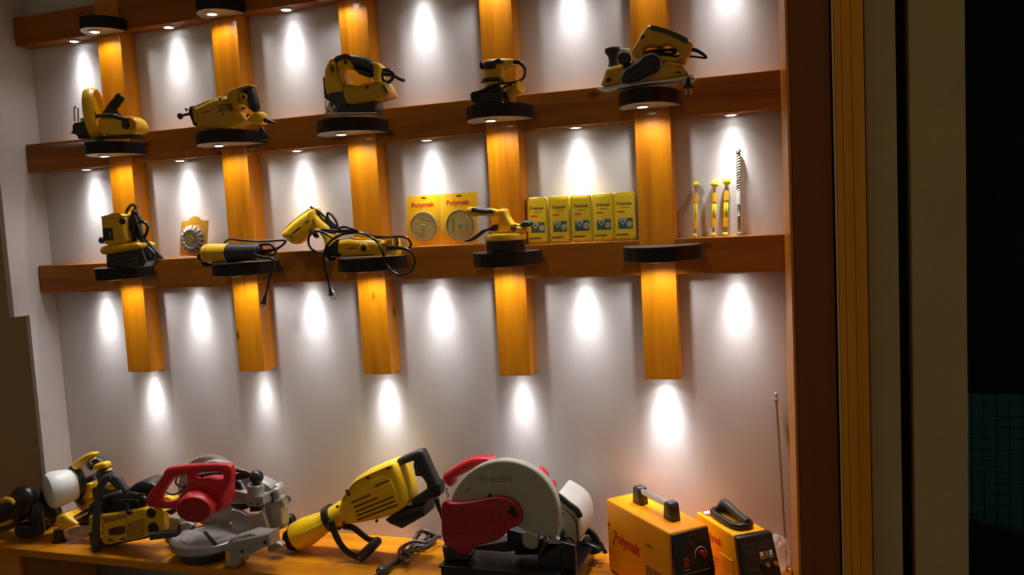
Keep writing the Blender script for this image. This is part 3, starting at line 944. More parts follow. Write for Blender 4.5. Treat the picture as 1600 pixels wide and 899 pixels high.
t.tube('cord_bundle', [(420, 180), (460, 230), (510, 262)], t.px(26), 'cable', -.054)
t.done(rest=RZ[2])

DY = -.045
# angle grinder 2
t = Thing('angle_grinder', 'all-yellow slim angle grinder with tangled black cord and hanging plug on lowest rail', 'power tool', (430, 310, 5.287), -.155)
b = t.plate('motor_housing', [(495, 350), (560, 335), (610, 330), (660, 340), (800, 345), (860, 362), (905, 395), (905, 470), (700, 485), (500, 490)], 'yellow', -.165, .062, .018, 1)
t.plate('front_ring', [(478, 352), (505, 345), (508, 486), (490, 492)], 'black', -.163, .058, .006, 0)
t.plate('end_cap', [(855, 362), (965, 350), (978, 400), (980, 472), (905, 476), (880, 430)], 'yellow', -.165, .062, .012, 0, [[(910, 400), (940, 385), (948, 420), (915, 440)]])
t.disc('power_switch', 728, 415, 36, 'amber', -.169, .012)
t.disc('power_switch', 728, 418, 22, 'black', -.172, .008)
t.plate('print', [(590, 412), (680, 408), (680, 420), (590, 426)], 'redink', -.1656, .002, .0003, 0, parent=b)
t.plate('gear_head', [(392, 412), (430, 395), (490, 350), (498, 478), (452, 490), (448, 520), (438, 522), (400, 480)], 'black', -.158, .044, .008, 1)
t.plate('spindle', [(405, 490), (430, 485), (436, 520), (412, 522)], 'steel', -.150, .018, .003, 1)
t.tube('cord', [(935, 410), (1000, 412), (1090, 425), (1140, 470), (1155, 540), (1120, 610), (1040, 640), (960, 600), (910, 530), (880, 430), (830, 350), (740, 300), (620, 275), (500, 270), (400, 262), (385, 268)], [t.px(17), t.px(15)]+[t.px(9)]*14, 'cable', -.176)
t.tube('cord', [(395, 262), (460, 285), (560, 270), (680, 275), (800, 310), (920, 325), (1040, 320), (1100, 340), (1122, 390), (1100, 420)], t.px(9), 'cable', -.150)
t.tube('cord', [(350, 275), (440, 268), (560, 285), (700, 290), (860, 330), (980, 325), (1010, 365), (1000, 405)], t.px(9), 'cable', -.144)
t.tube('cord', [(400, 455), (330, 440), (285, 400), (275, 340), (300, 290), (360, 275), (430, 300), (470, 330)], t.px(9), 'cable', -.166)
t.tube('cord', [(520, 260), (560, 240), (620, 250), (680, 280), (560, 300), (480, 340), (430, 390), (405, 460), (405, 540), (420, 620), (440, 690)], t.px(9), 'cable', -.178)
t.plug((438, 685), (472, 805), -.178, .0085, mat_='dark')
t.done(rest=S3, by=('motor_housing', 'end_cap'))

DY = 0
# blade cards
def blade_card(label, corners, cen, rad, p0, p1, slot, turn):
    t = Thing('saw_blade_pack', label, 'blade pack', (620, 290, 6.667), -.020, 'saw blade packs on the lowest rail')
    t.plate('card', corners, 'card', -.020, .0016, .0004, 0)
    c = t.p(*cen, -.0225)
    r = t.px(rad, -.0225)
    obj('blade', g_lathe([(r*.12, -.001), (r*.88, -.001), (r*.88, .0008), (r*.12, .0008)], c, (0, -1, 0), 40), 'goldblade', t.e)
    obj('rim', g_lathe([(r*.90, -.001), (r*1.0, -.001), (r*1.0, .0014), (r*.93, .0016), (r*.90, .0008)], c, (0, -1, 0), 48, True), 'rimdark', t.e)
    obj('bubble', g_lathe([(r*1.0, -.0015), (r*1.08, -.0010), (r*1.05, .0030), (r*1.0, .0036), (r*.94, .0030), (r*.96, .002)], c, (0, -1, 0), 48, True), 'clear', t.e)
    obj('hub', g_cyl(c+Vector((0, -.001, 0)), c+Vector((0, -.0025, 0)), r*.13, 20), 'steel', t.e)
    a, b = t.p(*p0, -.0203), t.p(*p1, -.0203)
    obj('lettering', g_text('Polymak', a, b-a, Vector((0, 0, .0155)), .03), 'redink', t.e, False)
    for k, (w, dz) in enumerate(((.9, .42), (.7, -.5))):
        rot = Matrix.Rotation(turn + (0 if k == 0 else .15), 4, 'Y')
        u = rot @ Vector((r*w, 0, 0))
        v = rot @ Vector((0, 0, .006 if k == 0 else .0035))
        o_ = c + rot @ Vector((-r*w*.5, -.0009, r*dz))
        if k == 0:
            obj('blade_print', g_text('Polymak', o_, u, v), 'brownink', t.e, False)
        else:
            obj('blade_print', g_tube([o_, o_+u], .0008, 6, 1), 'brownink', t.e)
    sx, sy = slot
    t.plate('hang_slot', [(sx-32, sy+6), (sx-32, sy-4), (sx-10, sy-6), (sx, sy-14), (sx+10, sy-6), (sx+32, sy-4), (sx+32, sy+6)], 'black', -.0206, .0008, .0002, 0)
    t.done(rest=RZ[3]+.0002)
blade_card('yellow card with round gold saw blade, left of the pair on the lowest rail', [(103, 120), (461, 96), (463, 620), (100, 642)], (278, 435), 138, (157, 240), (395, 222), (280, 138), .35)
blade_card('yellow card with round gold saw blade, right of the pair, behind suction lifter handle', [(466, 94), (838, 66), (838, 600), (466, 622)], (658, 415), 143, (520, 210), (762, 195), (648, 112), -1.5)

DY = -.045
# suction cup lifter
t = Thing('suction_cup_lifter', 'yellow vacuum suction lifter with grey grip and black lever on fourth shelf of lowest rail', 'suction lifter', (620, 290, 6.667), -.140)
c = t.p(1140, 690, -.132)
R_ = t.px(188, -.132)
hz = t.p(1140, 565, -.132).z - c.z
hz2 = t.p(1140, 500, -.132).z - c.z
obj('rubber_cup', g_lathe([(R_*.96, 0), (R_*.98, .002), (R_*.97, hz*.6), (R_*1.0, hz)], c, (0, 0, 1), 40), 'black', t.e)
obj('disc', g_lathe([(R_*1.0, hz), (R_*1.05, hz+.003), (R_*1.05, hz2-.006), (R_*1.0, hz2), (R_*.2, hz2+.003)], c, (0, 0, 1), 40), 'yellow', t.e)
t.plate('post', [(1030, 500), (1055, 380), (1060, 320), (1020, 290), (1035, 260), (1060, 240), (1125, 240), (1135, 300), (1165, 350), (1200, 395), (1270, 400), (1275, 430), (1200, 440), (1165, 480), (1165, 505)], 'yellow', -.155, .046, .010, 1)
t.plate('pump_block', [(1160, 425), (1300, 420), (1330, 470), (1300, 500), (1170, 505)], 'yellow', -.158, .05, .008, 1)
t.disc('valve', 1212, 450, 30, 'brownink', -.160, .006)
t.plate('top_button', [(1062, 240), (1075, 232), (1105, 232), (1115, 242)], 'redink', -.142, .018, .002, 0)
t.plate('handle', [(705, 270), (712, 232), (740, 218), (900, 228), (1030, 245), (1050, 270), (1015, 320), (960, 322), (870, 312), (770, 325), (720, 295)], 'yellow', -.156, .042, .012, 1)
t.plate('grip', [(748, 240), (775, 222), (900, 228), (1000, 244), (1035, 262), (1000, 300), (900, 308), (800, 292)], 'rubber', -.160, .05, .014, 1)
t.plate('lever', [(690, 572), (740, 560), (830, 500), (880, 460), (960, 440), (1000, 405), (1035, 400), (1030, 470), (1000, 475), (960, 458), (900, 480), (840, 530), (760, 582), (705, 588)], 'dark', -.150, .03, .005, 1)
t.plate('pump_knob', [(1268, 410), (1275, 380), (1330, 360), (1385, 362), (1400, 390), (1385, 425), (1290, 435)], 'rubber', -.156, .04, .014, 1)
t.done(rest=S3, by=('rubber_cup',))

DY = 0
# five tins
tin_e = None
TV = (820, 290, 8.889)
def px_tin(cx, cy, Y=-.030):
    return at(TV[0]+cx/TV[2], TV[1]+cy/TV[2], Y)
spots = [((45, 345), 'leftmost of the five yellow tins, beside the suction lifter'),
         ((362, 652), 'second yellow tin from the left in the row of five'),
         ((665, 948), 'middle yellow tin of the row of five'),
         ((962, 1262), 'fourth yellow tin from the left in the row of five'),
         ((1268, 1545), 'rightmost yellow tin, half shaded, beside the fifth upright')]
TW = (px_tin(330, 400)-px_tin(45, 400)).length
TH = px_tin(180, 160).z - px_tin(180, 805).z
for i, ((xa, xb), lab) in enumerate(spots):
    x = (px_tin(xa, 500).x + px_tin(xb, 500).x)/2
    if tin_e is None:
        t = Thing('tin_box', lab, 'tin', group='yellow tins on the lowest rail')
        w, h = TW/2, TH
        rc = .010
        out = []
        for sx, sz, a0 in ((1, 1, 0), (-1, 1, 90), (-1, -1, 180), (1, -1, 270)):
            for k in range(5):
                a = math.radians(a0+22.5*k)
                out.append((sx*(w-rc)+rc*math.cos(a), h/2+sz*(h/2-rc)+rc*math.sin(a)))
        mtx = Matrix(((1, 0, 0, 0), (0, 0, -1, 0), (0, 1, 0, 0), (0, 0, 0, 1)))
        def sl(sc, y, T, r):
            q = [(a*sc[0], h/2+(b-h/2)*sc[1]) for a, b in out]
            return g_slab([q], Matrix.Translation((0, y, 0)) @ mtx, T, r)
        obj('body', sl((.96, .985), .004, .022, .004), 'tin', t.e)
        lid = obj('lid', sl((1, 1), -.010, .012, .003), 'tin', t.e)
        obj('lid_print', sl((.86, .92), -.0164, .001, .0004), 'tinp', lid)
        yf = -.0171
        def T_(s, x0, z0, wd, hh, mt_, off=.02):
            obj('lettering', g_text(s, (x0*w, yf, z0*h), Vector((wd*w*2, 0, 0)), Vector((0, 0, hh*h)), off), mt_, lid, False)
        T_('Polymak', -.62, .735, .66, .065, 'darkink')
        def R_(nm, x0, z0, x1, z1, mt_, y=yf):
            obj(nm, g_box((x0*w, y, z0*h), (x1*w, y+.0006, z1*h)), mt_, lid, False)
        R_('print_line', -.30, .668, .46, .682, 'brownink')
        R_('red_label', -.62, .575, .02, .612, 'redink')
        R_('picture', -.60, .235, .72, .46, 'green')
        obj('picture_mark', g_prism([(-.60*w, .43*h), (-.18*w, .315*h), (.22*w, .42*h), (.14*w, .445*h), (-.18*w, .355*h), (-.5*w, .452*h)], 0, .0008, 0, Matrix.Translation((0, yf-.0002, 0)) @ Matrix(((1, 0, 0, 0), (0, 0, -1, 0), (0, 1, 0, 0), (0, 0, 0, 1)))), 'alu', lid, False)
        for gx, gz in ((-.32, .435), (-.02, .425)):
            obj('picture_disc', g_cyl((gx*w, yf+.0005, gz*h), (gx*w, yf-.0006, gz*h), .15*w, 20), 'alu', lid)
        obj('picture_disc', g_cyl((.42*w, yf+.0005, .33*h), (.42*w, yf-.0008, .33*h), .27*w, 24), 'bladesteel', lid)
        R_('base_strip', -.80, .10, .32, .135, 'brownink')
        tin_e = t.e
        e = t.e
    else:
        e = copy_tree(tin_e)
        e['label'] = lab
    e.location = (x, -.036, RZ[4]+.0006)
    e.rotation_euler = (-.04, 0, (.02, -.05, .03, -.04, .02)[i])

# drill bits in tubes
V_ = (1060, 220, 4.993)
for i, (x, y0, y1, yc, tilt, lab) in enumerate(((133, 755, 345, 360, .035, 'leftmost and thinnest of three yellow-capped drill bits leaning on the white wall'),
                                       (278, 745, 340, 358, -.004, 'middle yellow-capped drill bit in a yellow sleeve'),
                                       (372, 742, 322, 345, .012, 'right one of three yellow-capped drill bits, nearest the long grey bit'))):
    t = Thing('drill_bit', lab, 'drill bit', V_, -.030, 'yellow capped drill bits on the lowest rail')
    a = t.p(x-6, y1+(y0-y1), -.034)
    b = t.p(x+4, y1, -.012)
    d = (b-a)
    L = d.length
    s = .8 if i == 0 else 1.0
    obj('shank', g_tube([a, b], .0032*s, 10, 1), 'steel', t.e)
    obj('bottom_cap', g_cyl(a, a+d*.06, .0085*s, 16), 'acid', t.e)
    obj('sleeve', [g_lathe([(.0040*s, L*.16), (.0078*s, L*.161), (.0078*s, L*.325), (.0062*s, L*.327), (.0062*s, L*.65), (.0078*s, L*.652), (.0078*s, L*.83), (.0040*s, L*.831)], a, d, 16)], 'amber', t.e)
    obj('sleeve_label', g_lathe([(.0060*s, L*.335), (.0066*s, L*.34), (.0066*s, L*.63), (.0060*s, L*.635)], a, d, 16), 'acid', t.e)
    t_ = d.normalized()
    obj('sleeve_print', g_tube([a+d*.36+Vector((.0008, -.0066*s, 0)), a+d*.62+Vector((.0008, -.0066*s, 0))], .0008, 6, 1), 'brownink', t.e)
    obj('cap', g_ball(b, .0112*s), 'acid', t.e)
    t.done(rest=RZ[5])
t = Thing('long_drill_bit', 'long grey masonry drill bit with white label standing at right of the lowest rail', 'drill bit', V_, -.030)
a, b = t.p(476, 738, -.036), t.p(466, 70, -.012)
d = b-a
L = d.length
fl = []
ax = d.normalized()
u_ = ax.orthogonal().normalized()
w_ = ax.cross(u_)
for ph in (0, PI):
    P = []
    for k in range(60):
        h_ = L*.52+L*.44*k/59
        an = k*.75+ph
        P.append(a+ax*h_+(u_*math.cos(an)+w_*math.sin(an))*.0044)
    fl.append(g_tube(P, .0026, 6, 1))
obj('flute', fl+[g_tube([a+ax*L*.5, a+ax*L*.97], .0042, 8, 1)], 'bladesteel', t.e)
obj('shank', g_lathe([(.0066, 0), (.0066, L*.03), (.0050, L*.035), (.0050, L*.22), (.0056, L*.225), (.0050, L*.23), (.0045, L*.52)], a, d, 14), 'bladesteel', t.e)
obj('label_wrap', g_lathe([(.0045, L*.355), (.0072, L*.36), (.0072, L*.51), (.0045, L*.515)], a, d, 14), 'label', t.e, label='white label wrap')
obj('tip', g_lathe([(.003, -.012), (.0085, -.008), (.0092, -.002), (.006, .004), (.002, .007)], b, d, 12), 'steel', t.e)
t.done(rest=RZ[5])

# ================================================================== machines on the workbench (left to right)
DY = -.09
# vacuum / blower parts at the far left
t = Thing('garden_blower', 'black blower with long tapered tube and thin yellow ring at far left of workbench', 'blower', (0, 690, 4.993), -.22)
t.tube('tube', [(-60, 600), (60, 560), (180, 490), (235, 445), (270, 420)], [.034, .034, .031, .027, .022], 'black', -.16, 16)
t.tube('housing', [(120, 470), (170, 425), (220, 450), (200, 540), (120, 600)], [.022, .03, .034, .03, .02], 'black', -.20, 14)
a, b = t.p(20, 500, -.20), t.p(120, 470, -.20)
t.tube('ring', [(22, 478), (50, 465), (90, 474), (116, 500)], .0085, 'mustard', -.235, 10)
a, b = t.p(305, 735, -.20), t.p(285, 500, -.20)
obj('nozzle', g_lathe([(.017, 0), (.021, .004), (.021, (b-a).length*.6), (.018, (b-a).length*.9), (.014, (b-a).length)], a, b-a, 20), 'black', t.e)
t.plate('battery_base', [(100, 690), (140, 660), (230, 670), (250, 720), (240, 775), (150, 788), (105, 740)], 'black', -.225, .09, .010, 1)
t.plate('motor_body', [(330, 350), (350, 430), (420, 560), (430, 640), (350, 690), (240, 640), (220, 480)], 'black', -.075, .05, .02, 1)
t.tube('strap', [(0, 700), (60, 690), (130, 650), (200, 600), (245, 610)], .010, 'black', -.20, 8)
t.done(rest=ZB)

DY = 0
# paint sprayer
t = Thing('paint_sprayer', 'yellow and black paint spray gun with milky white cup lying on its side', 'spray gun', (60, 690, 4.995), -.22)
a, b = t.p(62, 395, -.265), t.p(285, 332, -.178)
d = (b-a)
L = d.length
rb = t.px(112, -.22)
obj('paint_cup', g_lathe([(.001, 0), (rb*.70, 0), (rb*.90, rb*.08), (rb*1.02, rb*.30), (rb*.97, L*.55), (rb*.86, L*.92), (rb*.84, L)], a, d, 40), 'white', t.e)
n_ = d.normalized()
obj('cup_lid', g_lathe([(rb*.80, -.004), (rb*.88, -.002), (rb*.88, .020), (rb*.78, .026), (rb*.5, .030), (.002, .030)], b, d, 40), 'dark', t.e)
c = b+n_*.030
e_ = t.p(450, 272, -.150)
obj('neck', g_lathe([(.022, 0), (.013, .012), (.011, (e_-c).length)], c-n_*.002, e_-c, 20), 'dark', t.e)
t.plate('handle', [(248, 190), (280, 155), (370, 98), (432, 88), (442, 105), (400, 140), (340, 190), (292, 230), (262, 222)], 'yellow', -.195, .028, .008, 1)
t.plate('handle_end', [(222, 215), (245, 190), (275, 225), (270, 240), (230, 235)], 'black', -.193, .026, .006, 1)
t.plate('trigger_housing', [(380, 165), (440, 125), (485, 160), (475, 175), (420, 190), (408, 232), (385, 225), (360, 190)], 'dark', -.195, .030, .006, 1)
t.tube('trigger_guard', [(445, 130), (405, 158), (420, 180)], .003, 'label', -.199, 8)
a, b = t.p(465, 215, -.20), t.p(480, 180, -.20)
t.plate('collar', [(412, 195), (440, 178), (505, 165), (520, 180), (522, 210), (425, 232)], 'yellow', -.205, .034, .009, 1)
t.plate('barrel', [(430, 235), (515, 215), (530, 240), (520, 300), (500, 345), (460, 345), (445, 290)], 'dark', -.200, .032, .010, 1)
t.tube('air_pipe', [(515, 225), (580, 290), (640, 350), (700, 410)], [.011, .017, .018, .016], 'black', -.175, 14)
t.plate('yellow_clip', [(515, 232), (540, 220), (548, 228), (520, 242)], 'yellow', -.203, .02, .003, 0)
t.plate('turbine_body', [(365, 335), (398, 328), (405, 375), (385, 385), (400, 460), (345, 440), (335, 415), (368, 390)], 'yellow', -.185, .04, .006, 1)
t.plate('turbine_cover', [(262, 462), (330, 420), (405, 470), (385, 510), (335, 545)], 'mustard', -.180, .04, .006, 0)
t.plate('turbine_grille', [(290, 465), (330, 440), (375, 475), (335, 510)], 'brownink', -.1815, .004, .001, 0)
t.plate('yellow_knob', [(525, 340), (560, 320), (608, 372), (548, 392)], 'yellow', -.17, .05, .006, 1)
t.plate('rear_body', [(440, 345), (560, 370), (640, 400), (560, 450), (420, 450), (400, 410)], 'black', -.165, .05, .010, 1)
t.done()

# small tool with yellow snout under the sprayer
t = Thing('grass_trimmer_head', 'yellow snouted black tool with round foot lying before the paint cup', 'power tool', (60, 690, 4.995), -.28)
t.plate('snout', [(128, 595), (150, 580), (192, 572), (240, 610), (300, 650), (240, 680), (158, 706), (140, 680), (130, 640)], 'yellow', -.28, .07, .010, 0)
t.plate('shaft', [(245, 602), (385, 520), (400, 560), (400, 640), (300, 655)], 'black', -.262, .045, .006, 0)
t.plate('shaft_stripe', [(258, 610), (380, 556), (382, 572), (272, 632)], 'yellow', -.2645, .01, .002, 0)
a = t.p(165, 783, -.275)
obj('foot', g_lathe([(.022, 0), (.025, .002), (.025, .004), (.018, .008), (.016, t.p(165, 690, -.275).z-a.z)], a, (0, 0, 1), 24), 'black', t.e)
t.done(rest=ZB)

DY = -.03
# chainsaw
t = Thing('chainsaw', 'yellow and black petrol chainsaw with tall black wrap handle on workbench', 'chainsaw', (60, 690, 4.995), -.27)
t.plate('guide_bar', [(225, 715), (250, 690), (330, 672), (440, 660), (440, 720), (330, 735), (250, 748)], 'bladesteel', -.235, .005, .001, 1)
b = t.plate('starter_cover', [(484, 600), (500, 582), (600, 570), (690, 553), (825, 532), (842, 560), (842, 755), (780, 775), (522, 825), (490, 800)], 'yellow', -.285, .035, .007, 0)
for k in range(9):
    t.plate('cooling_slot', [(503+k*20, 606-k*3), (512+k*20, 604-k*3), (532+k*19, 648-k*5), (523+k*19, 651-k*5)], 'brownink', -.2862, .006, .0008, 0, parent=b)
for k in range(9):
    t.plate('cooling_slot', [(690, 656+k*14), (828, 612+k*16), (828, 618+k*16), (690, 663+k*14)], 'brownink', -.2862, .006, .0008, 0, parent=b)
for k in range(3):
    t.plate('cooling_slot', [(540, 764+k*12), (575+k*8, 780+k*4), (575+k*8, 785+k*4), (540, 771+k*12)], 'brownink', -.2862, .006, .0008, 0, parent=b)
    t.plate('cooling_slot', [(640-k*6, 772+k*3), (678, 758+k*9), (678, 764+k*9), (640-k*6, 778+k*3)], 'brownink', -.2862, .006, .0008, 0, parent=b)
t.plate('badge', [(545, 705), (570, 685), (665, 670), (680, 685), (680, 738), (560, 748), (545, 735)], 'maroon', -.2872, .006, .002, 1, parent=b)
t.plate('cover_edge', [(680, 560), (700, 560), (690, 780), (675, 790)], 'mustard', -.2868, .006, .002, 0, parent=b)
t.plate('left_housing', [(390, 602), (425, 598), (440, 700), (420, 745), (395, 722)], 'mustard', -.265, .05, .006, 0)
t.plate('crankcase', [(385, 490), (500, 440), (690, 405), (835, 440), (842, 530), (690, 552), (500, 585), (390, 592)], 'black', -.270, .09, .010, 1)
t.plate('engine_cover', [(670, 420), (700, 375), (750, 338), (800, 328), (905, 348), (900, 400), (850, 450), (740, 440)], 'black', -.250, .10, .016, 1)
t.tube('cover_line', [(625, 468), (700, 466), (770, 470), (790, 488)], .0025, 'dark', -.274, 8)
t.plate('choke_lever', [(680, 500), (690, 500), (694, 552), (722, 555), (722, 585), (690, 590), (680, 560)], 'dark', -.292, .012, .002, 1)
t.disc('screw', 778, 487, 12, 'dark', -.276, .006, None, 12)
t.plate('cover_print', [(775, 415), (830, 420), (820, 438), (768, 432)], 'maroon', -.272, .004, .001, 0)
t.plate('rear_housing', [(840, 548), (900, 530), (975, 538), (980, 640), (985, 712), (940, 722), (850, 735)], 'yellow', -.282, .03, .007, 1)
t.disc('fuel_cap', 872, 575, 30, 'black', -.289, .012)
t.disc('fuel_cap', 890, 695, 36, 'black', -.289, .012)
t.plate('rear_hump', [(965, 450), (1000, 440), (1045, 465), (1030, 485), (970, 478)], 'yellow', -.16, .04, .006, 1)
t.tube('wrap_handle', [(458, 852), (455, 780), (452, 680), (462, 540), (474, 440), (492, 350), (530, 298), (580, 285)], .0125, 'rubber', -.292, 14)
t.tube('wrap_handle_rear', [(578, 286), (620, 305), (655, 350), (690, 400)], .0125, 'rubber', -.285, 14)
obj('handle_foot', g_lathe([(.012, 0), (.0155, .004), (.0155, .016), (.012, .022)], t.p(452, 862, -.292), t.p(455, 780, -.292)-t.p(452, 862, -.292), 16), 'dark', t.e)
t.plate('front_guard', [(385, 720), (440, 730), (445, 830), (400, 835), (392, 790)], 'black', -.270, .03, .006, 1)
t.plate('bar_mount', [(290, 660), (390, 560), (440, 560), (440, 740), (380, 690)], 'black', -.172, .04, .006, 0)
t.plate('underside', [(430, 795), (500, 815), (840, 760), (842, 772), (520, 835), (430, 812)], 'black', -.265, .06, .004, 0)
t.done(rest=ZB)

DY = 0
# mitre saw
t = Thing('mitre_saw', 'silver mitre saw with red motor and red D-handle on workbench', 'mitre saw', (220, 700, 4.517), -.25)
c = atz(220+468/4.517, 700+622/4.517, ZB+.066)
R_ = t.px(205, -.25)
obj('turntable', g_lathe([(R_*.2, -.030), (R_*.93, -.030), (R_, -.022), (R_, -.003), (R_*.97, 0), (R_*.72, .001), (R_*.70, -.001), (R_*.68, .001), (.001, .001)], c, (0, 0, 1), 56), 'alu', t.e)
obj('turntable_skirt', g_lathe([(R_*.72, ZB-c.z), (R_*.76, -.030), (R_*.5, -.030)], c, (0, 0, 1), 48), 'dark', t.e)
obj('table_slot', g_box((-.006, -R_*.95, .0012), (.006, R_*.3, .0030), 0, Matrix.Translation(c) @ Matrix.Rotation(.9, 4, 'Z')), 'black', t.e)
t.plate('lock_handle', [(48, 615), (100, 608), (240, 600), (255, 620), (240, 640), (60, 662)], 'rubber', -.378, .026, .005, 0)
t.plate('left_wing', [(163, 520), (200, 495), (270, 505), (285, 560), (280, 640), (262, 672), (168, 660)], 'alu', -.235, .05, .004, 0)
t.plate('left_foot', [(166, 655), (260, 640), (272, 672), (240, 690), (180, 685)], 'alu', -.235, .05, .004, 1)
t.plate('table_bracket', [(255, 545), (330, 530), (370, 550), (330, 600), (260, 600)], 'alu', -.235, .03, .003, 0)
# right wing: sloped arm with feet
b = t.plate('right_wing', [(592, 712), (640, 668), (860, 622), (905, 610), (912, 700), (862, 714), (800, 745), (706, 780), (690, 838), (660, 858), (600, 852), (586, 838), (596, 822)], 'alu', -.352, .06, .006, 0)
for x, y in ((713, 738), (875, 675)):
    t.disc('bolt', x, y, 11, 'black', -.3535, .006, b, 12)
tp = [t.p(600, 700, -.320), t.p(690, 688, -.320), t.p(868, 628, -.320)]
t.plate('wing_top', [(606, 700), (625, 655), (765, 610), (862, 622), (870, 632), (720, 690), (640, 712)], 'alu', -.338, .06, .004, 0)
t.plate('warning_label', [(597, 735), (630, 740), (632, 812), (600, 800)], 'amber', -.3536, .002, .0004, 0)
t.plate('rear_foot', [(890, 690), (940, 668), (992, 685), (992, 738), (940, 742), (892, 755)], 'alu', -.258, .03, .006, 1)
t.plate('fence', [(636, 440), (700, 455), (745, 480), (820, 482), (845, 450), (862, 470), (890, 560), (900, 615), (860, 632), (765, 612), (640, 575)], 'alu', -.235, .018, .003, 0)
# saw head
bc = t.p(495, 315, -.165)
rbl = t.px(214, -.165)
obj('blade', g_lathe([(.01, 0), (rbl*.96, 0), (rbl*.97, .0018), (.01, .0018)], bc, (.12, -1, 0), 56), 'bladesteel', t.e)
teeth = []
for k in range(40):
    a = 2*PI*k/40
    mt_ = Matrix.Translation(bc) @ Matrix.Rotation(-.12, 4, 'Z') @ Matrix.Rotation(a, 4, 'Y') @ Matrix.Translation((rbl*.965, 0, 0))
    teeth.append(g_box((-.002, -.0018, -.003), (rbl*.03, .0002, .003), 0, mt_))
obj('teeth', teeth, 'steel', t.e)
obj('clear_guard', g_lathe([(rbl*.55, .016), (rbl*.98, .016), (rbl*1.03, .008), (rbl*1.03, -.012), (rbl*.98, -.018), (rbl*.97, -.016), (rbl*1.01, -.011), (rbl*1.01, .007), (rbl*.97, .014), (rbl*.55, .0145)], bc, (.12, -1, 0), 56, True), 'clear', t.e)
t.plate('upper_guard', [(375, 195), (400, 130), (480, 95), (560, 100), (640, 150), (690, 240), (760, 330), (755, 395), (600, 405), (560, 300), (420, 235)], 'alu', -.195, .03, .006, 1)
t.plate('arm', [(575, 330), (640, 300), (765, 330), (770, 400), (640, 405), (575, 395)], 'bladesteel', -.215, .04, .004, 0)
t.plate('arm_bracket', [(640, 235), (760, 215), (850, 240), (925, 285), (900, 320), (860, 330), (770, 300), (700, 265)], 'alu', -.185, .05, .005, 1)
h0, h1 = t.p(812, 352, -.225), t.p(812, 258, -.225)
rr = t.px(47, -.225)
obj('hinge_post', g_lathe([(rr, 0), (rr, (h1-h0).length*.95), (rr*.9, (h1-h0).length)], h0, h1-h0, 28), 'alu', t.e)
t.plate('hinge_block', [(742, 355), (760, 345), (860, 348), (866, 408), (745, 412)], 'alu', -.252, .05, .004, 0)
for x in (780, 826):
    t.disc('bolt', x, 404, 8, 'black', -.2535, .004, None, 10)
obj('ball_knob', g_ball(t.p(815, 212, -.225), t.px(41, -.225), 24), 'black', t.e)
obj('knob_stem', g_cyl(t.p(812, 262, -.225), t.p(814, 235, -.225), t.px(20, -.225), 16), 'black', t.e)
t.plate('column', [(862, 402), (905, 318), (930, 292), (972, 300), (985, 420), (1002, 570), (960, 600), (915, 606), (885, 575), (868, 470)], 'alu', -.205, .05, .010, 1)
t.plate('column_back', [(925, 270), (960, 262), (985, 300), (1000, 560), (985, 590), (950, 580)], 'alu', -.170, .04, .010, 1)
t.plate('pivot_plate', [(862, 350), (925, 325), (930, 395), (866, 410)], 'black', -.210, .01, .002, 0)
t.disc('pivot_bolt', 892, 370, 26, 'alu', -.214, .006)
t.plate('bevel_gear', [(625, 405), (735, 395), (740, 440), (700, 450), (650, 425)], 'black', -.19, .03, .003, 0)
t.plate('pivot_shadow_block', [(765, 420), (840, 420), (835, 455), (770, 460)], 'black', -.19, .03, .003, 0)
p0, p1 = t.p(945, 382, -.185), t.p(1034, 377, -.195)
rp = t.px(33, -.19)
obj('guide_pipe', g_lathe([(rp, 0), (rp, (p1-p0).length), (rp*.8, (p1-p0).length), (rp*.78, (p1-p0).length-.006), (.001, (p1-p0).length-.006)], p0, p1-p0, 28), 'alu', t.e)
t.plate('side_knob', [(990, 490), (1050, 480), (1075, 530), (1070, 575), (1010, 555)], 'black', -.105, .03, .008, 1)
for L in ([(375, 215), (450, 195), (540, 205), (570, 200)], [(380, 225), (460, 210), (575, 215)], [(390, 205), (480, 190), (560, 185)]):
    t.tube('cord', L, t.px(11), 'cable', -.255)
t.tube('cord', [(635, 165), (690, 165), (750, 178), (772, 195), (740, 212), (680, 218), (640, 210), (690, 200), (735, 195)], t.px(13), 'cable', -.215)
t.tube('cord', [(320, 190), (260, 210), (250, 260), (300, 280), (320, 260)], t.px(6), 'cable', -.225)
t.tube('cord', [(180, 320), (230, 335), (290, 310), (320, 270)], t.px(6), 'cable', -.225)
for x in (650, 665, 680):
    t.plate('terminal', [(x, 255), (x+14, 250), (x+24, 300), (x+10, 310)], 'black', -.205, .01, .001, 0)
b = t.plate('handle', [(160, 165), (190, 145), (350, 125), (600, 118), (636, 150), (634, 250), (612, 285), (590, 330), (570, 395), (540, 425), (270, 442), (60, 438), (22, 395), (30, 345), (140, 215)], 'red', -.334, .032, .010, 1,
        [[(228, 215), (305, 198), (322, 215), (322, 270), (292, 305), (245, 388), (150, 392), (118, 372), (180, 270)], [(370, 188), (470, 178), (570, 182), (578, 222), (545, 240), (460, 222), (370, 236)]])
for x, y in ((212, 170), (320, 160), (65, 385)):
    t.disc('screw', x, y, 9, 'cutred', -.3355, .005, b, 12)
m0, m1 = t.p(468, 348, -.285), t.p(372, 444, -.385)
rm = t.px(112, -.30)
ml = (m1-m0).length
mo = obj('motor', g_lathe([(rm*.9, -.02), (rm*1.02, 0), (rm*1.02, ml*.3), (rm*.98, ml*.75), (rm*.93, ml*.97), (rm*.88, ml), (.001, ml)], m0, m1-m0, 12), 'red', t.e)
fx = (m1-m0).normalized()
uu = Vector((0, 0, 1)) - fx*fx.z
uu.normalize()
ss = fx.cross(uu)
for v_ in mo.data.vertices:      # flattened top and bottom
    v_.co -= uu*((v_.co-m0).dot(uu)*.24)
fm = Matrix((ss, uu, fx)).transposed().to_4x4()
fm.translation = m1
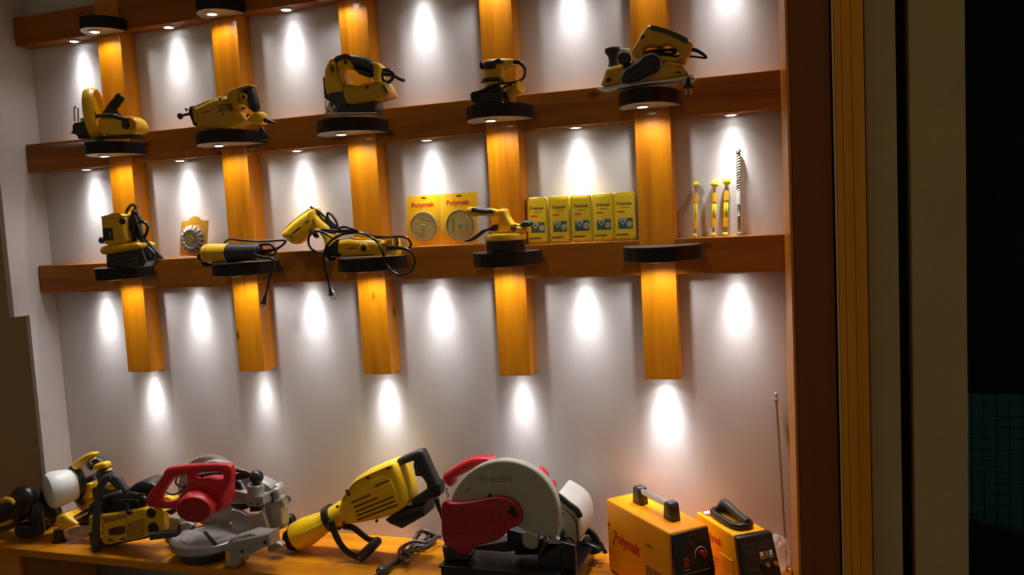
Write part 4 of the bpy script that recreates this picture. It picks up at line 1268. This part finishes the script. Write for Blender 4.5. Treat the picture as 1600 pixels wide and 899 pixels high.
obj('motor_boss', g_cyl(m1-fx*.001, m1+fx*.0016, rm*.36, 28), 'cutred', mo)
for k in range(-5, 6):
    y_ = k*rm*.11
    w_ = math.sqrt(max(0, (rm*.80)**2-(y_/.76)**2))
    for s in (-1, 1):
        i_ = math.sqrt(max(0, (rm*.40)**2-y_*y_)) if abs(y_) < rm*.40 else .0
        if w_-i_ > .004:
            obj('cooling_slot', g_box((s*max(i_, .0012), y_-.0012, -.001), (s*w_, y_+.0012, .0006), 0, fm), 'maroon', mo, False)
t.plate('motor_saddle', [(350, 270), (375, 240), (470, 225), (560, 245), (600, 300), (580, 420), (540, 470), (500, 470), (520, 330), (470, 268), (400, 262)], 'red', -.330, .06, .010, 1)
t.plate('trigger', [(170, 455), (220, 440), (224, 470), (212, 482)], 'maroon', -.326, .02, .003, 0)
t.done(rest=ZB)

# demolition hammer
t = Thing('demolition_hammer', 'large yellow demolition hammer with black D-handle lying across the workbench', 'demolition hammer', (420, 646, 3.553), -.20)
a, b = t.p(150, 692, -.175), t.p(365, 578, -.155)
d = b-a
L = d.length
dn = d.normalized()
r0, r1_ = t.px(72, -.175), t.px(62, -.16)
obj('barrel', g_lathe([(r0*.75, -.004), (r0*.97, .004), (r0, .02), (r0*.98, L*.35), (r1_*.82, L*.8), (r1_*.86, L*1.02), (r1_*.92, L*1.28)], a, d, 32), 'lemon', t.e)
for s in (-1, 1):
    rb_ = [a+d*.3+Vector((0, -r0*.9, 0))+Vector((0, 0, s*.008)), a+d*.65+Vector((0, -r1_*.86, .004*s)), a+d*.95+Vector((0, -r1_*.72, .002*s))]
    obj('barrel_rib', g_tube(rb_, [.005, .005, .003], 8, 4), 'lemon', t.e)
obj('nose_collar', g_lathe([(r0*.45, -.030), (r0*.72, -.028), (r0*.74, -.012), (r0*.82, -.010), (r0*.82, .001)], a, d, 28), 'black', t.e)
obj('nose_knob', g_cyl(a-dn*.018+Vector((-.01, -.01, .0)), a-dn*.034+Vector((-.014, -.016, 0)), .008, 14), 'black', t.e)
cb = a+d*.93
obj('clamp_band', g_lathe([(r1_*.85, -.010), (r1_*1.08, -.012), (r1_*1.10, .012), (r1_*.85, .012)], cb, d, 32), 'black', t.e)
t.tube('side_handle_arm', [(345, 600), (368, 670), (405, 740), (455, 785), (520, 808)], [.011, .011, .010, .010, .012], 'black', -.222, 12)
t.tube('side_handle_arm', [(420, 630), (470, 640), (520, 678), (560, 705), (610, 712)], [.012, .011, .010, .010, .010], 'black', -.135, 12)
a1, b1 = t.p(508, 805, -.225), t.p(606, 712, -.14)
d1 = b1-a1
obj('side_grip', g_lathe([(.012, -.004), (.0155, 0), (.0165, d1.length*.5), (.0155, d1.length), (.012, d1.length+.006)], a1, d1, 20), 'dark', t.e)
obj('grip_bolt', g_cyl(a1-d1.normalized()*.003, a1-d1.normalized()*.007, .008, 14), 'steel', t.e)
b = t.plate('housing', [(372, 535), (400, 470), (440, 405), (480, 362), (560, 325), (680, 276), (705, 300), (752, 420), (765, 505), (735, 545), (640, 594), (430, 632), (385, 615)], 'lemon', -.215, .105, .020, 1)
t.plate('housing_seam', [(400, 490), (450, 410), (490, 372), (690, 284), (692, 292), (496, 380), (458, 416), (408, 496)], 'mustard', -.2165, .006, .001, 1, parent=b)
t.plate('housing_face', [(440, 500), (500, 410), (660, 325), (715, 470), (705, 535), (500, 605), (455, 560)], 'lemon', -.2185, .01, .003, 1, parent=b)
sl = [((455, 497), (560, 452)), ((470, 522), (600, 470)), ((478, 548), (690, 462)), ((484, 570), (700, 486)), ((488, 592), (712, 508))]
for (x0, y0), (x1, y1) in sl:
    t.plate('cooling_slot', [(x0, y0), (x1, y1), (x1+4, y1+9), (x0+4, y0+10)], 'brownink', -.2198, .006, .001, 0, parent=b)
t.plate('cooling_slot', [(585, 405), (665, 372), (667, 380), (588, 415)], 'brownink', -.2198, .006, .001, 0, parent=b)
t.plate('name_plate', [(560, 448), (680, 385), (688, 420), (572, 475)], 'lemon', -.2215, .006, .002, 0, parent=b)
for x, y in ((658, 310), (546, 364), (430, 437), (378, 524), (440, 457), (412, 618), (596, 604)):
    t.disc('screw', x, y, 7, 'black', -.2215, .008, b, 10)
t.plate('rear_handle', [(694, 268), (760, 235), (838, 204), (860, 225), (895, 310), (932, 388), (950, 415), (948, 462), (922, 482), (870, 502), (810, 535), (782, 515), (790, 480), (840, 450), (882, 418), (838, 350), (808, 352), (806, 270), (770, 282), (712, 306)], 'dark', -.190, .040, .012, 1)
t.plate('handle_flange', [(886, 400), (945, 385), (952, 460), (925, 482), (888, 470)], 'black', -.194, .048, .008, 1)
t.plate('trigger', [(800, 285), (815, 262), (845, 345), (838, 356), (812, 352)], 'black', -.186, .026, .004, 0)
t.plate('motor_cover', [(640, 598), (700, 560), (782, 535), (850, 522), (858, 580), (735, 648), (668, 622)], 'black', -.205, .10, .010, 0)
t.tube('cord', [(930, 478), (942, 520), (955, 560), (965, 600)], [.009, .008, .005, .004], 'cable', -.17, 10)
t.done(rest=ZB)

# coiled cord
t = Thing('power_cord', 'grey-brown coiled power cord with plug lying between hammer and cut-off saw', 'cord', (420, 646, 3.553), -.10)
for k, L in enumerate(([(700, 826, -.235), (735, 790, -.2), (800, 770, -.14), (870, 745, -.09), (925, 705, -.07), (915, 675, -.06), (860, 652, -.05), (815, 680, -.07), (805, 730, -.1), (850, 740, -.1), (900, 700, -.08)],
          [(740, 820, -.2), (722, 770, -.18), (760, 732, -.14), (840, 710, -.10), (905, 690, -.08), (880, 660, -.06), (830, 670, -.07), (790, 740, -.12), (770, 800, -.17), (760, 830, -.18)],
          [(760, 835, -.19), (790, 800, -.16), (740, 760, -.16), (800, 715, -.12), (880, 720, -.1), (930, 690, -.07), (950, 690, -.06)],
          [(750, 750, -.16), (770, 770, -.15), (830, 730, -.11), (880, 680, -.08), (850, 658, -.06), (818, 700, -.08)])):
    W_ = []
    for q in L:
        w_ = atz(420+q[0]/3.553, 646+q[1]/3.553, ZB+.006+.011*(k % 3)+.004*math.sin(q[0]))
        if w_.y > -.030:
            w_ = t.p(q[0], q[1], -.030+.006*math.sin(k))
        W_.append(w_)
    obj('cable', g_tube(W_, .0056, 8, 6), 'cablebr', t.e)
BP = lambda x, y, h: atz(420+x/3.553, 646+y/3.553, ZB+h)
obj('plug_tail', g_tube([BP(735, 808, .008), BP(700, 832, .009), BP(662, 860, .012)], [.006, .007, .010], 10, 6), 'dark', t.e)
a, b = BP(662, 860, .012), BP(612, 886, .015)
pl = obj('plug', g_lathe([(.010, 0), (.014, .005), (.016, (b-a).length*.8), (.012, (b-a).length)], a, b-a, 14), 'dark', t.e)
for s in (-1, 1):
    q = b+Vector((.004*s, .004*s, .003*s))
    obj('pin', g_cyl(q, q+(b-a).normalized()*.014, .0022, 8), 'steel', pl)
t.done(rest=ZB)

# cut-off saw
t = Thing('cut_off_saw', 'cut-off saw with big pale round guard, crimson cover and black base on workbench', 'cut-off saw', (680, 700, 4.518), -.27)
arc = []
for k in range(0, 33):
    a = math.radians(195-k*7.2)
    arc.append((480+393*math.cos(a), 481-393*math.sin(a)))
gd = t.plate('blade_guard', arc+[(862, 668), (800, 645), (640, 592), (560, 560), (440, 470), (250, 430)], 'guard', -.285, .034, .008, 0)
u0, u1 = t.p(392, 243, -.2856), t.p(540, 238, -.2856)
obj('lettering', g_text('KEN', u0, u1-u0, t.p(398, 205, -.2856)-t.p(398, 243, -.2856), .02), 'guardlet', gd, False)
t.plate('emblem', [(310, 218), (345, 190), (372, 215), (338, 246)], 'guardlet', -.2858, .002, .0004, 0, [[(328, 218), (345, 206), (356, 216), (340, 230)]], gd)
t.plate('arrow_mark', [(205, 315), (235, 278), (252, 292), (238, 312), (222, 308), (215, 325)], 'guardlet', -.2858, .002, .0004, 0, parent=gd)
for x, y, r in ((385, 341, 12), (578, 403, 13)):
    t.disc('bolt', x, y, r, 'black', -.289, .008, gd, 14)
b = t.plate('side_cover', [(36, 410), (60, 378), (78, 374), (100, 398), (250, 386), (350, 362), (440, 348), (510, 358), (570, 398), (604, 455), (608, 525), (580, 560), (530, 575), (492, 615), (440, 662), (330, 690), (278, 705), (238, 766), (155, 762), (130, 708), (45, 692)], 'cutred', -.305, .022, .006, 1)
obj('boss_ring', [g_lathe([(t.px(42), 0), (t.px(50), .004), (t.px(66), .004), (t.px(76), 0)], t.p(430, 510, -.305), (0, -1, 0), 36, True)], 'cutred', b)
t.disc('boss_cap', 430, 510, 34, 'cutred', -.3065, .004, b, 28)
t.plate('raised_panel', [(48, 488), (200, 492), (216, 508), (216, 608), (200, 618), (52, 648)], 'cutred', -.3075, .006, .002, 1, [[(56, 498), (194, 502), (206, 512), (206, 602), (194, 608), (60, 634)]], b)
for x, y, r in ((545, 428, 18), (524, 455, 14), (560, 470, 24)):
    t.disc('bolt', x, y, r, 'black', -.309, .008, b, 16)
t.plate('carry_handle', [(42, 205), (60, 182), (190, 98), (270, 70), (380, 76), (410, 100), (300, 135), (150, 215), (112, 232), (128, 262), (100, 288), (70, 270), (50, 235)], 'red', -.250, .05, .014, 1)
t.tube('return_spring', [(85, 285), (80, 310), (95, 330), (88, 350)], .003, 'steel', -.24, 6)
for P in ([(690, 165), (725, 172), (765, 215), (770, 250), (730, 230)], [(790, 262), (820, 285), (826, 320), (800, 310)]):
    t.plate('switch_housing', P, 'red', -.235, .06, .006, 1)
t.plate('plastic_wrap', [(620, 130), (640, 108), (690, 105), (715, 125), (745, 160), (720, 165), (680, 148), (640, 150)], 'clear', -.245, .03, .004, 1)
mb_ = t.plate('motor', [(835, 345), (880, 365), (950, 410), (1000, 460), (1028, 540), (1032, 620), (1010, 690), (940, 710), (850, 690), (840, 520)], 'motor', -.225, .19, .030, 1)
t.tube('motor_seam', [(835, 400), (900, 420), (960, 470), (1000, 540), (1005, 690)], .003, 'rubber', -.228, 8, mb_)
t.plate('motor_rear', [(840, 330), (900, 355), (970, 400), (1020, 465), (1035, 560), (1034, 640), (1000, 700), (860, 690)], 'motor', -.035-.05, .05, .02, 1)
t.tube('cable', [(820, 312), (880, 345), (940, 395), (1000, 440), (1025, 490)], .0085, 'cable', -.215, 10)
for L in ([(1030, 570), (1080, 575), (1130, 620), (1165, 680), (1205, 745)], [(1040, 600), (1090, 605), (1120, 650), (1110, 680)], [(1050, 580), (1110, 600), (1140, 650), (1190, 720)]):
    t.tube('cable', L, .0065, 'cable', -.08, 8)
t.plate('switch_box', [(1020, 660), (1090, 680), (1165, 720), (1165, 755), (1060, 770), (1015, 740)], 'black', -.11, .06, .008, 1)
# black steel base and vice
def w3(x, y, Y):
    return t.p(x, y, Y)
xl_, xr_ = w3(52, 860, -.315).x, w3(985, 880, -.315).x
zt_ = ZB+.062
obj('base', g_box((xl_, -.330, ZB), (xr_, -.075, zt_), .004), 'black', t.e)
obj('base_flange', g_box((xl_-.004, -.334, zt_-.006), (xr_+.004, -.071, zt_+.0005), .001), 'black', t.e, False)
t.plate('pivot_block', [(45, 700), (130, 708), (155, 762), (240, 766), (235, 800), (60, 800)], 'dark', -.300, .06, .006, 0)
t.plate('pivot_arm', [(270, 700), (500, 660), (760, 640), (760, 700), (500, 740), (280, 725)], 'dark', -.255, .05, .004, 0)
t.plate('lower_guard', [(500, 575), (720, 630), (730, 700), (640, 720), (510, 690)], 'black', -.262, .03, .004, 0)
t.plate('blade', [(610, 590), (725, 630), (728, 700), (690, 722), (620, 700)], 'guard', -.268, .004, .001, 1)
t.plate('fence', [(722, 760), (768, 668), (890, 675), (890, 850), (722, 840)], 'dark', -.285, .02, .003, 0)
for x in (778, 850):
    t.plate('fence_slot', [(x-12, 758), (x+12, 756), (x+12, 764), (x-12, 766)], 'black', -.2862, .004, .0008, 0)
t.plate('vice_plate', [(890, 670), (985, 690), (992, 890), (885, 880)], 'black', -.310, .02, .004, 0)
t.plate('vice_hook', [(876, 640), (890, 580), (908, 600), (910, 690), (880, 690)], 'black', -.280, .02, .004, 1)
obj('vice_ring', g_lathe([(t.px(30), 0), (t.px(42), 0), (t.px(42), .008), (t.px(30), .008)], t.p(948, 672, -.275), (0, -1, 0), 24, True), 'black', t.e)
t.plate('work_clamp', [(560, 690), (730, 640), (775, 650), (720, 760), (560, 760)], 'black', -.245, .05, .004, 0)
t.done(rest=ZB)

# welder 1 --- built in its own frame: x forward (front panel), y to its left-hand back, z up
def frame_mtx(P, ang):
    return Matrix.Translation(P) @ Matrix.Rotation(ang, 4, 'Z')
def welder_profile(pts, y0, y1, bev, mt_):
    bm = bmesh.new()
    f = bm.faces.new([bm.verts.new((x, y0, z)) for x, z in pts])
    e = bmesh.ops.extrude_face_region(bm, geom=[f])
    for v in e['geom']:
        if isinstance(v, bmesh.types.BMVert):
            v.co.y = y1
    if bev:
        bmesh.ops.bevel(bm, geom=bm.edges[:], offset=bev, segments=3, affect='EDGES', profile=.5)
    bm.transform(mt_)
    return bm_out(bm)
zt1 = .727
FLx = Vector((2.022, -.362))
BLx = Vector((1.796, -.120))
dv = FLx-BLx
L1 = dv.length
ang1 = math.atan2(dv.y, dv.x)
W1, H1 = .124, zt1-ZB
m1_ = frame_mtx((BLx.x, BLx.y, ZB), ang1)            # origin: back, left lower corner as seen from the camera
t = Thing('welding_machine', 'large orange inverter welder with steel tube handle, right end of workbench', 'welding machine')
bd = obj('housing', welder_profile([(0, .004), (L1-.001, .004), (L1-.001, H1), (0, H1)], 0, W1, .006, m1_), 'orange', t.e)
# front panel
fp = obj('front_panel', welder_profile([(L1-.002, .003), (L1+.030, .003), (L1+.030, H1*.50), (L1+.004, H1-.004), (L1-.002, H1-.004)], .003, W1-.003, .003, m1_), 'black', t.e)
sl_ = Vector((-.026, 0, H1*.50-.004)).normalized()
pm = m1_ @ Matrix.Translation((L1+.030, W1/2, H1*.5)) @ Matrix(((0, -.0, 0, 0), (1, 0, 0, 0), (0, 0, 1, 0), (0, 0, 0, 1)))
# panel frame: u = machine y, v = up the slope, w = outward
vv = Vector((-.026, 0, H1*.5-.004)).normalized()
wwv = Vector((vv.z, 0, -vv.x))
pm = m1_ @ Matrix(((0, vv.x, wwv.x, L1+.030), (1, vv.y, wwv.y, 0), (0, vv.z, wwv.z, H1*.5), (0, 0, 0, 1)))
def pbox(name, u0, v0, u1, v1, w, mt_, mtx=None, par=None, bev=.0006):
    return obj(name, g_box((u0, v0, 0), (u1, v1, w), bev, mtx or pm), mt_, par or fp, False)
pbox('power_switch', .022, .022, .040, .046, .004, 'panelred')
def pdial(name, u, v, r, h_, mt_, mtx=None, par=None):
    mx_ = mtx or pm
    a_ = mx_ @ Vector((u, v, 0))
    b_ = mx_ @ Vector((u, v, h_))
    return obj(name, g_lathe([(r*1.1, 0), (r, h_*.4), (r*.9, h_), (.001, h_)], a_, b_-a_, 20), mt_, par or fp)
pdial('dial', .086, .046, .010, .014, 'panelred')
aa = []
for k in range(12):
    q = math.radians(200-k*20)
    aa.append(pm @ Vector((.086+.019*math.cos(q)-.003, .046+.019*math.sin(q), .0006)))
obj('dial_scale', g_tube(aa, .0009, 6, 1), 'label', fp)
for v_ in (.044, .030):
    pdial('indicator', .054, v_, .003, .002, 'brownink')
pdial('indicator', .058, .078, .003, .002, 'brownink')
pbox('print_line', .004, .004, .105, .0055, .0006, 'bladesteel')
pbox('print_line', .045, .098, .080, .101, .0006, 'brownink')
pbox('print_line', .022, .013, .040, .016, .0006, 'bladesteel')
# lettering and louvres on the left side (y = 0 face; text runs towards the front)
r1 = m1_.to_3x3()
obj('lettering', g_text('Polymak', m1_ @ Vector((.040, -.0002, H1*.475)), r1 @ Vector((.140, 0, 0)), r1 @ Vector((0, 0, .034)), .035), 'redink', bd, False)
for k in range(2):
    obj('small_print', g_box((L1*.63, -.0005, H1*.67+k*.005), (L1*.63+.034, .0003, H1*.67+.0022+k*.005), 0, m1_), 'brownink', bd, False)
for k in range(11):
    z_ = H1*.40-k*.0075
    if z_ > .012:
        obj('louvre', g_box((L1*.62, -.0012, z_), (L1*.62+.075, .0004, z_+.0034), .0004, m1_), 'maroon', bd, False)
for x_, z_ in ((.012, H1*.66), (.036, .10), (L1-.020, .09)):
    obj('screw', g_cyl(m1_ @ Vector((x_, .001, z_)), m1_ @ Vector((x_, -.003, z_)), .004, 12), 'maroon', bd)
# handle
ym = W1*.52
h0_, h1_ = L1*.27, L1*.75
for xx, s in ((h0_, 1), (h1_, -1)):
    P = [(xx-.022, 0), (xx+.022, 0), (xx+.017, .042), (xx+.012, .052), (xx-.012, .052), (xx-.017, .042)]
    obj('handle_support', welder_profile([(a_, H1+b_-.0005) for a_, b_ in P], ym-.015, ym+.015, .004, m1_), 'dark', t.e)
obj('handle_bar', g_cyl(m1_ @ Vector((h0_, ym, H1+.038)), m1_ @ Vector((h1_, ym, H1+.038)), .0095, 24), 'steel', t.e)
t.done(rest=ZB)

# welder 2
BL2, FL2 = Vector((2.062, -.118)), Vector((2.186, -.290))
zt2 = .699
dv = FL2-BL2
L2 = dv.length
ang2 = math.atan2(dv.y, dv.x)
W2, H2 = .102, zt2-ZB
m2_ = frame_mtx((BL2.x, BL2.y, ZB), ang2)
t = Thing('welding_machine', 'smaller yellow welder with black sloping control panel beside the pine jamb', 'welding machine')
bd = obj('housing', welder_profile([(0, .003), (L2+.03, .003), (L2, H2), (0, H2)], 0, W2, .006, m2_), 'orange2', t.e)
fp = obj('front_bezel', welder_profile([(L2-.012, H2+.002), (L2+.012, H2+.002), (L2+.060, H2*.36), (L2+.066, .0), (L2+.02, 0)], -.003, W2+.003, .006, m2_), 'black', t.e)
vv = Vector((-.048, 0, H2*.64)).normalized()
wwv = Vector((vv.z, 0, -vv.x))
pm2 = m2_ @ Matrix(((0, vv.x, wwv.x, L2+.060), (1, vv.y, wwv.y, 0), (0, vv.z, wwv.z, H2*.36), (0, 0, 0, 1)))
pbox('panel_face', .006, .004, .096, .116, .0012, 'dark', pm2)
pbox('display', .014, .066, .040, .084, .0022, 'display', pm2)
for k, mt_ in enumerate(('label', 'gold', 'label')):
    pbox('mode_key', .052+k*.014, .072, .062+k*.014, .090, .0024, mt_, pm2)
    pdial('key_dot', .057+k*.014, .077, .003, .0030, 'black', pm2)
pdial('dial', .057, .056, .012, .006, 'black', pm2)
pdial('dial_cap', .062, .056, .0065, .015, 'gold', pm2)
pdial('dial', .082, .056, .012, .006, 'black', pm2)
pdial('dial_cap', .087, .056, .0065, .015, 'gold', pm2)
for u_ in (.020, .032):
    for v_ in (.034, .048):
        pdial('button', u_, v_, .004, .003, 'rubber', pm2)
for v_, w_ in ((.024, .06), (.019, .05), (.014, .07)):
    pbox('print_line', .020, v_, .020+w_, v_+.0012, .0017, 'rubber', pm2)
pbox('red_print', .050, .100, .080, .103, .0018, 'maroon', pm2)
r2 = m2_.to_3x3()
obj('lettering', g_text('Polymak', m2_ @ Vector((.050, -.0002, H2*.72)), r2 @ Vector((.090, 0, 0)), r2 @ Vector((0, 0, .022)), .03), 'redink', bd, False)
for k in range(3):
    obj('small_print', g_box((.090, -.0005, H2*.36+k*.012), (.090+.018+.006*k, .0003, H2*.36+.003+k*.012), 0, m2_), 'brownink', bd, False)
for k in range(13):
    z_ = H2*.60-k*.0085
    if z_ > .01:
        obj('louvre', g_box((L2-.085+.001*k, -.0030, z_), (L2-.020+.002*k, .0004, z_+.0045), .001, m2_), 'orange2', bd, False)
obj('top_sticker', g_box((.006, .010, H2+.0002), (.050, .046, H2+.0007), 0, m2_), 'redink', bd, False)
obj('sticker_label', g_box((.012, .014, H2+.0008), (.030, .040, H2+.0011), 0, m2_), 'label', bd, False)
# moulded loop handle lying along the top
hl = []
cx_, cy_, hx_, hy_ = L2*.50, W2*.5, .072, .028
def loop(hx, hy, z, n=32):
    return [m2_ @ Vector((cx_+hx*(abs(math.cos(q))**.6)*(1 if math.cos(q) >= 0 else -1), cy_+hy*(abs(math.sin(q))**.6)*(1 if math.sin(q) >= 0 else -1), z)) for q in [2*PI*k/n for k in range(n+1)]]
obj('handle_rim', g_tube(loop(hx_, hy_, H2+.010), .0095, 10, 1), 'black', t.e)
obj('handle_grip', g_tube([m2_ @ Vector((cx_-hx_, cy_+hy_*.3, H2+.016)), m2_ @ Vector((cx_-hx_*.7, cy_+hy_*.4, H2+.034)), m2_ @ Vector((cx_, cy_+hy_*.45, H2+.026)), m2_ @ Vector((cx_+hx_*.7, cy_+hy_*.35, H2+.020)), m2_ @ Vector((cx_+hx_, cy_+hy_*.3, H2+.020))], [.010, .012, .010, .010, .009], 10, 6), 'dark', t.e)
t.done(rest=ZB)

# thin rod in the corner and the clear bag at its foot
t = Thing('steel_rod', 'tall thin steel rod with square tip standing against the white wall by the jamb', 'rod', (0, 0, 1), -.030)
a, b = t.p(1229, 868, -.030), t.p(1213, 625, -.012)
a.z = ZB
obj('rod', g_tube([a, b], .0035, 10, 1), 'rod', t.e)
d = (b-a).normalized()
obj('tip', [g_box((-.006, -.006, -.004), (.006, .006, .004), .001, Matrix.Translation(b)), g_cyl(b, b+d*.020, .005, 14)], 'alu', t.e)
t.done(rest=ZB)
t = Thing('plastic_bag', 'crumpled clear plastic bag at the foot of the thin steel rod', 'bag', (0, 0, 1), -.045)
bm = bmesh.new()
bmesh.ops.create_icosphere(bm, subdivisions=4, radius=1)
rnd = random.Random(3)
ph = [(Vector((rnd.uniform(-1, 1), rnd.uniform(-1, 1), rnd.uniform(-1, 1))).normalized(), rnd.uniform(4, 11), rnd.uniform(0, 6)) for _ in range(9)]
for v in bm.verts:
    k = 1+sum(.05*abs(math.sin(f_*v.co.dot(d_)+p_)) for d_, f_, p_ in ph)-.2
    v.co = Vector((v.co.x*k*.032, v.co.y*k*.028, v.co.z*k*.052))
c = Vector((2.2835, -.050, ZB+.045))
bmesh.ops.translate(bm, verts=bm.verts, vec=c)
obj('bag', bm_out(bm), 'film', t.e)
t.done(rest=ZB)
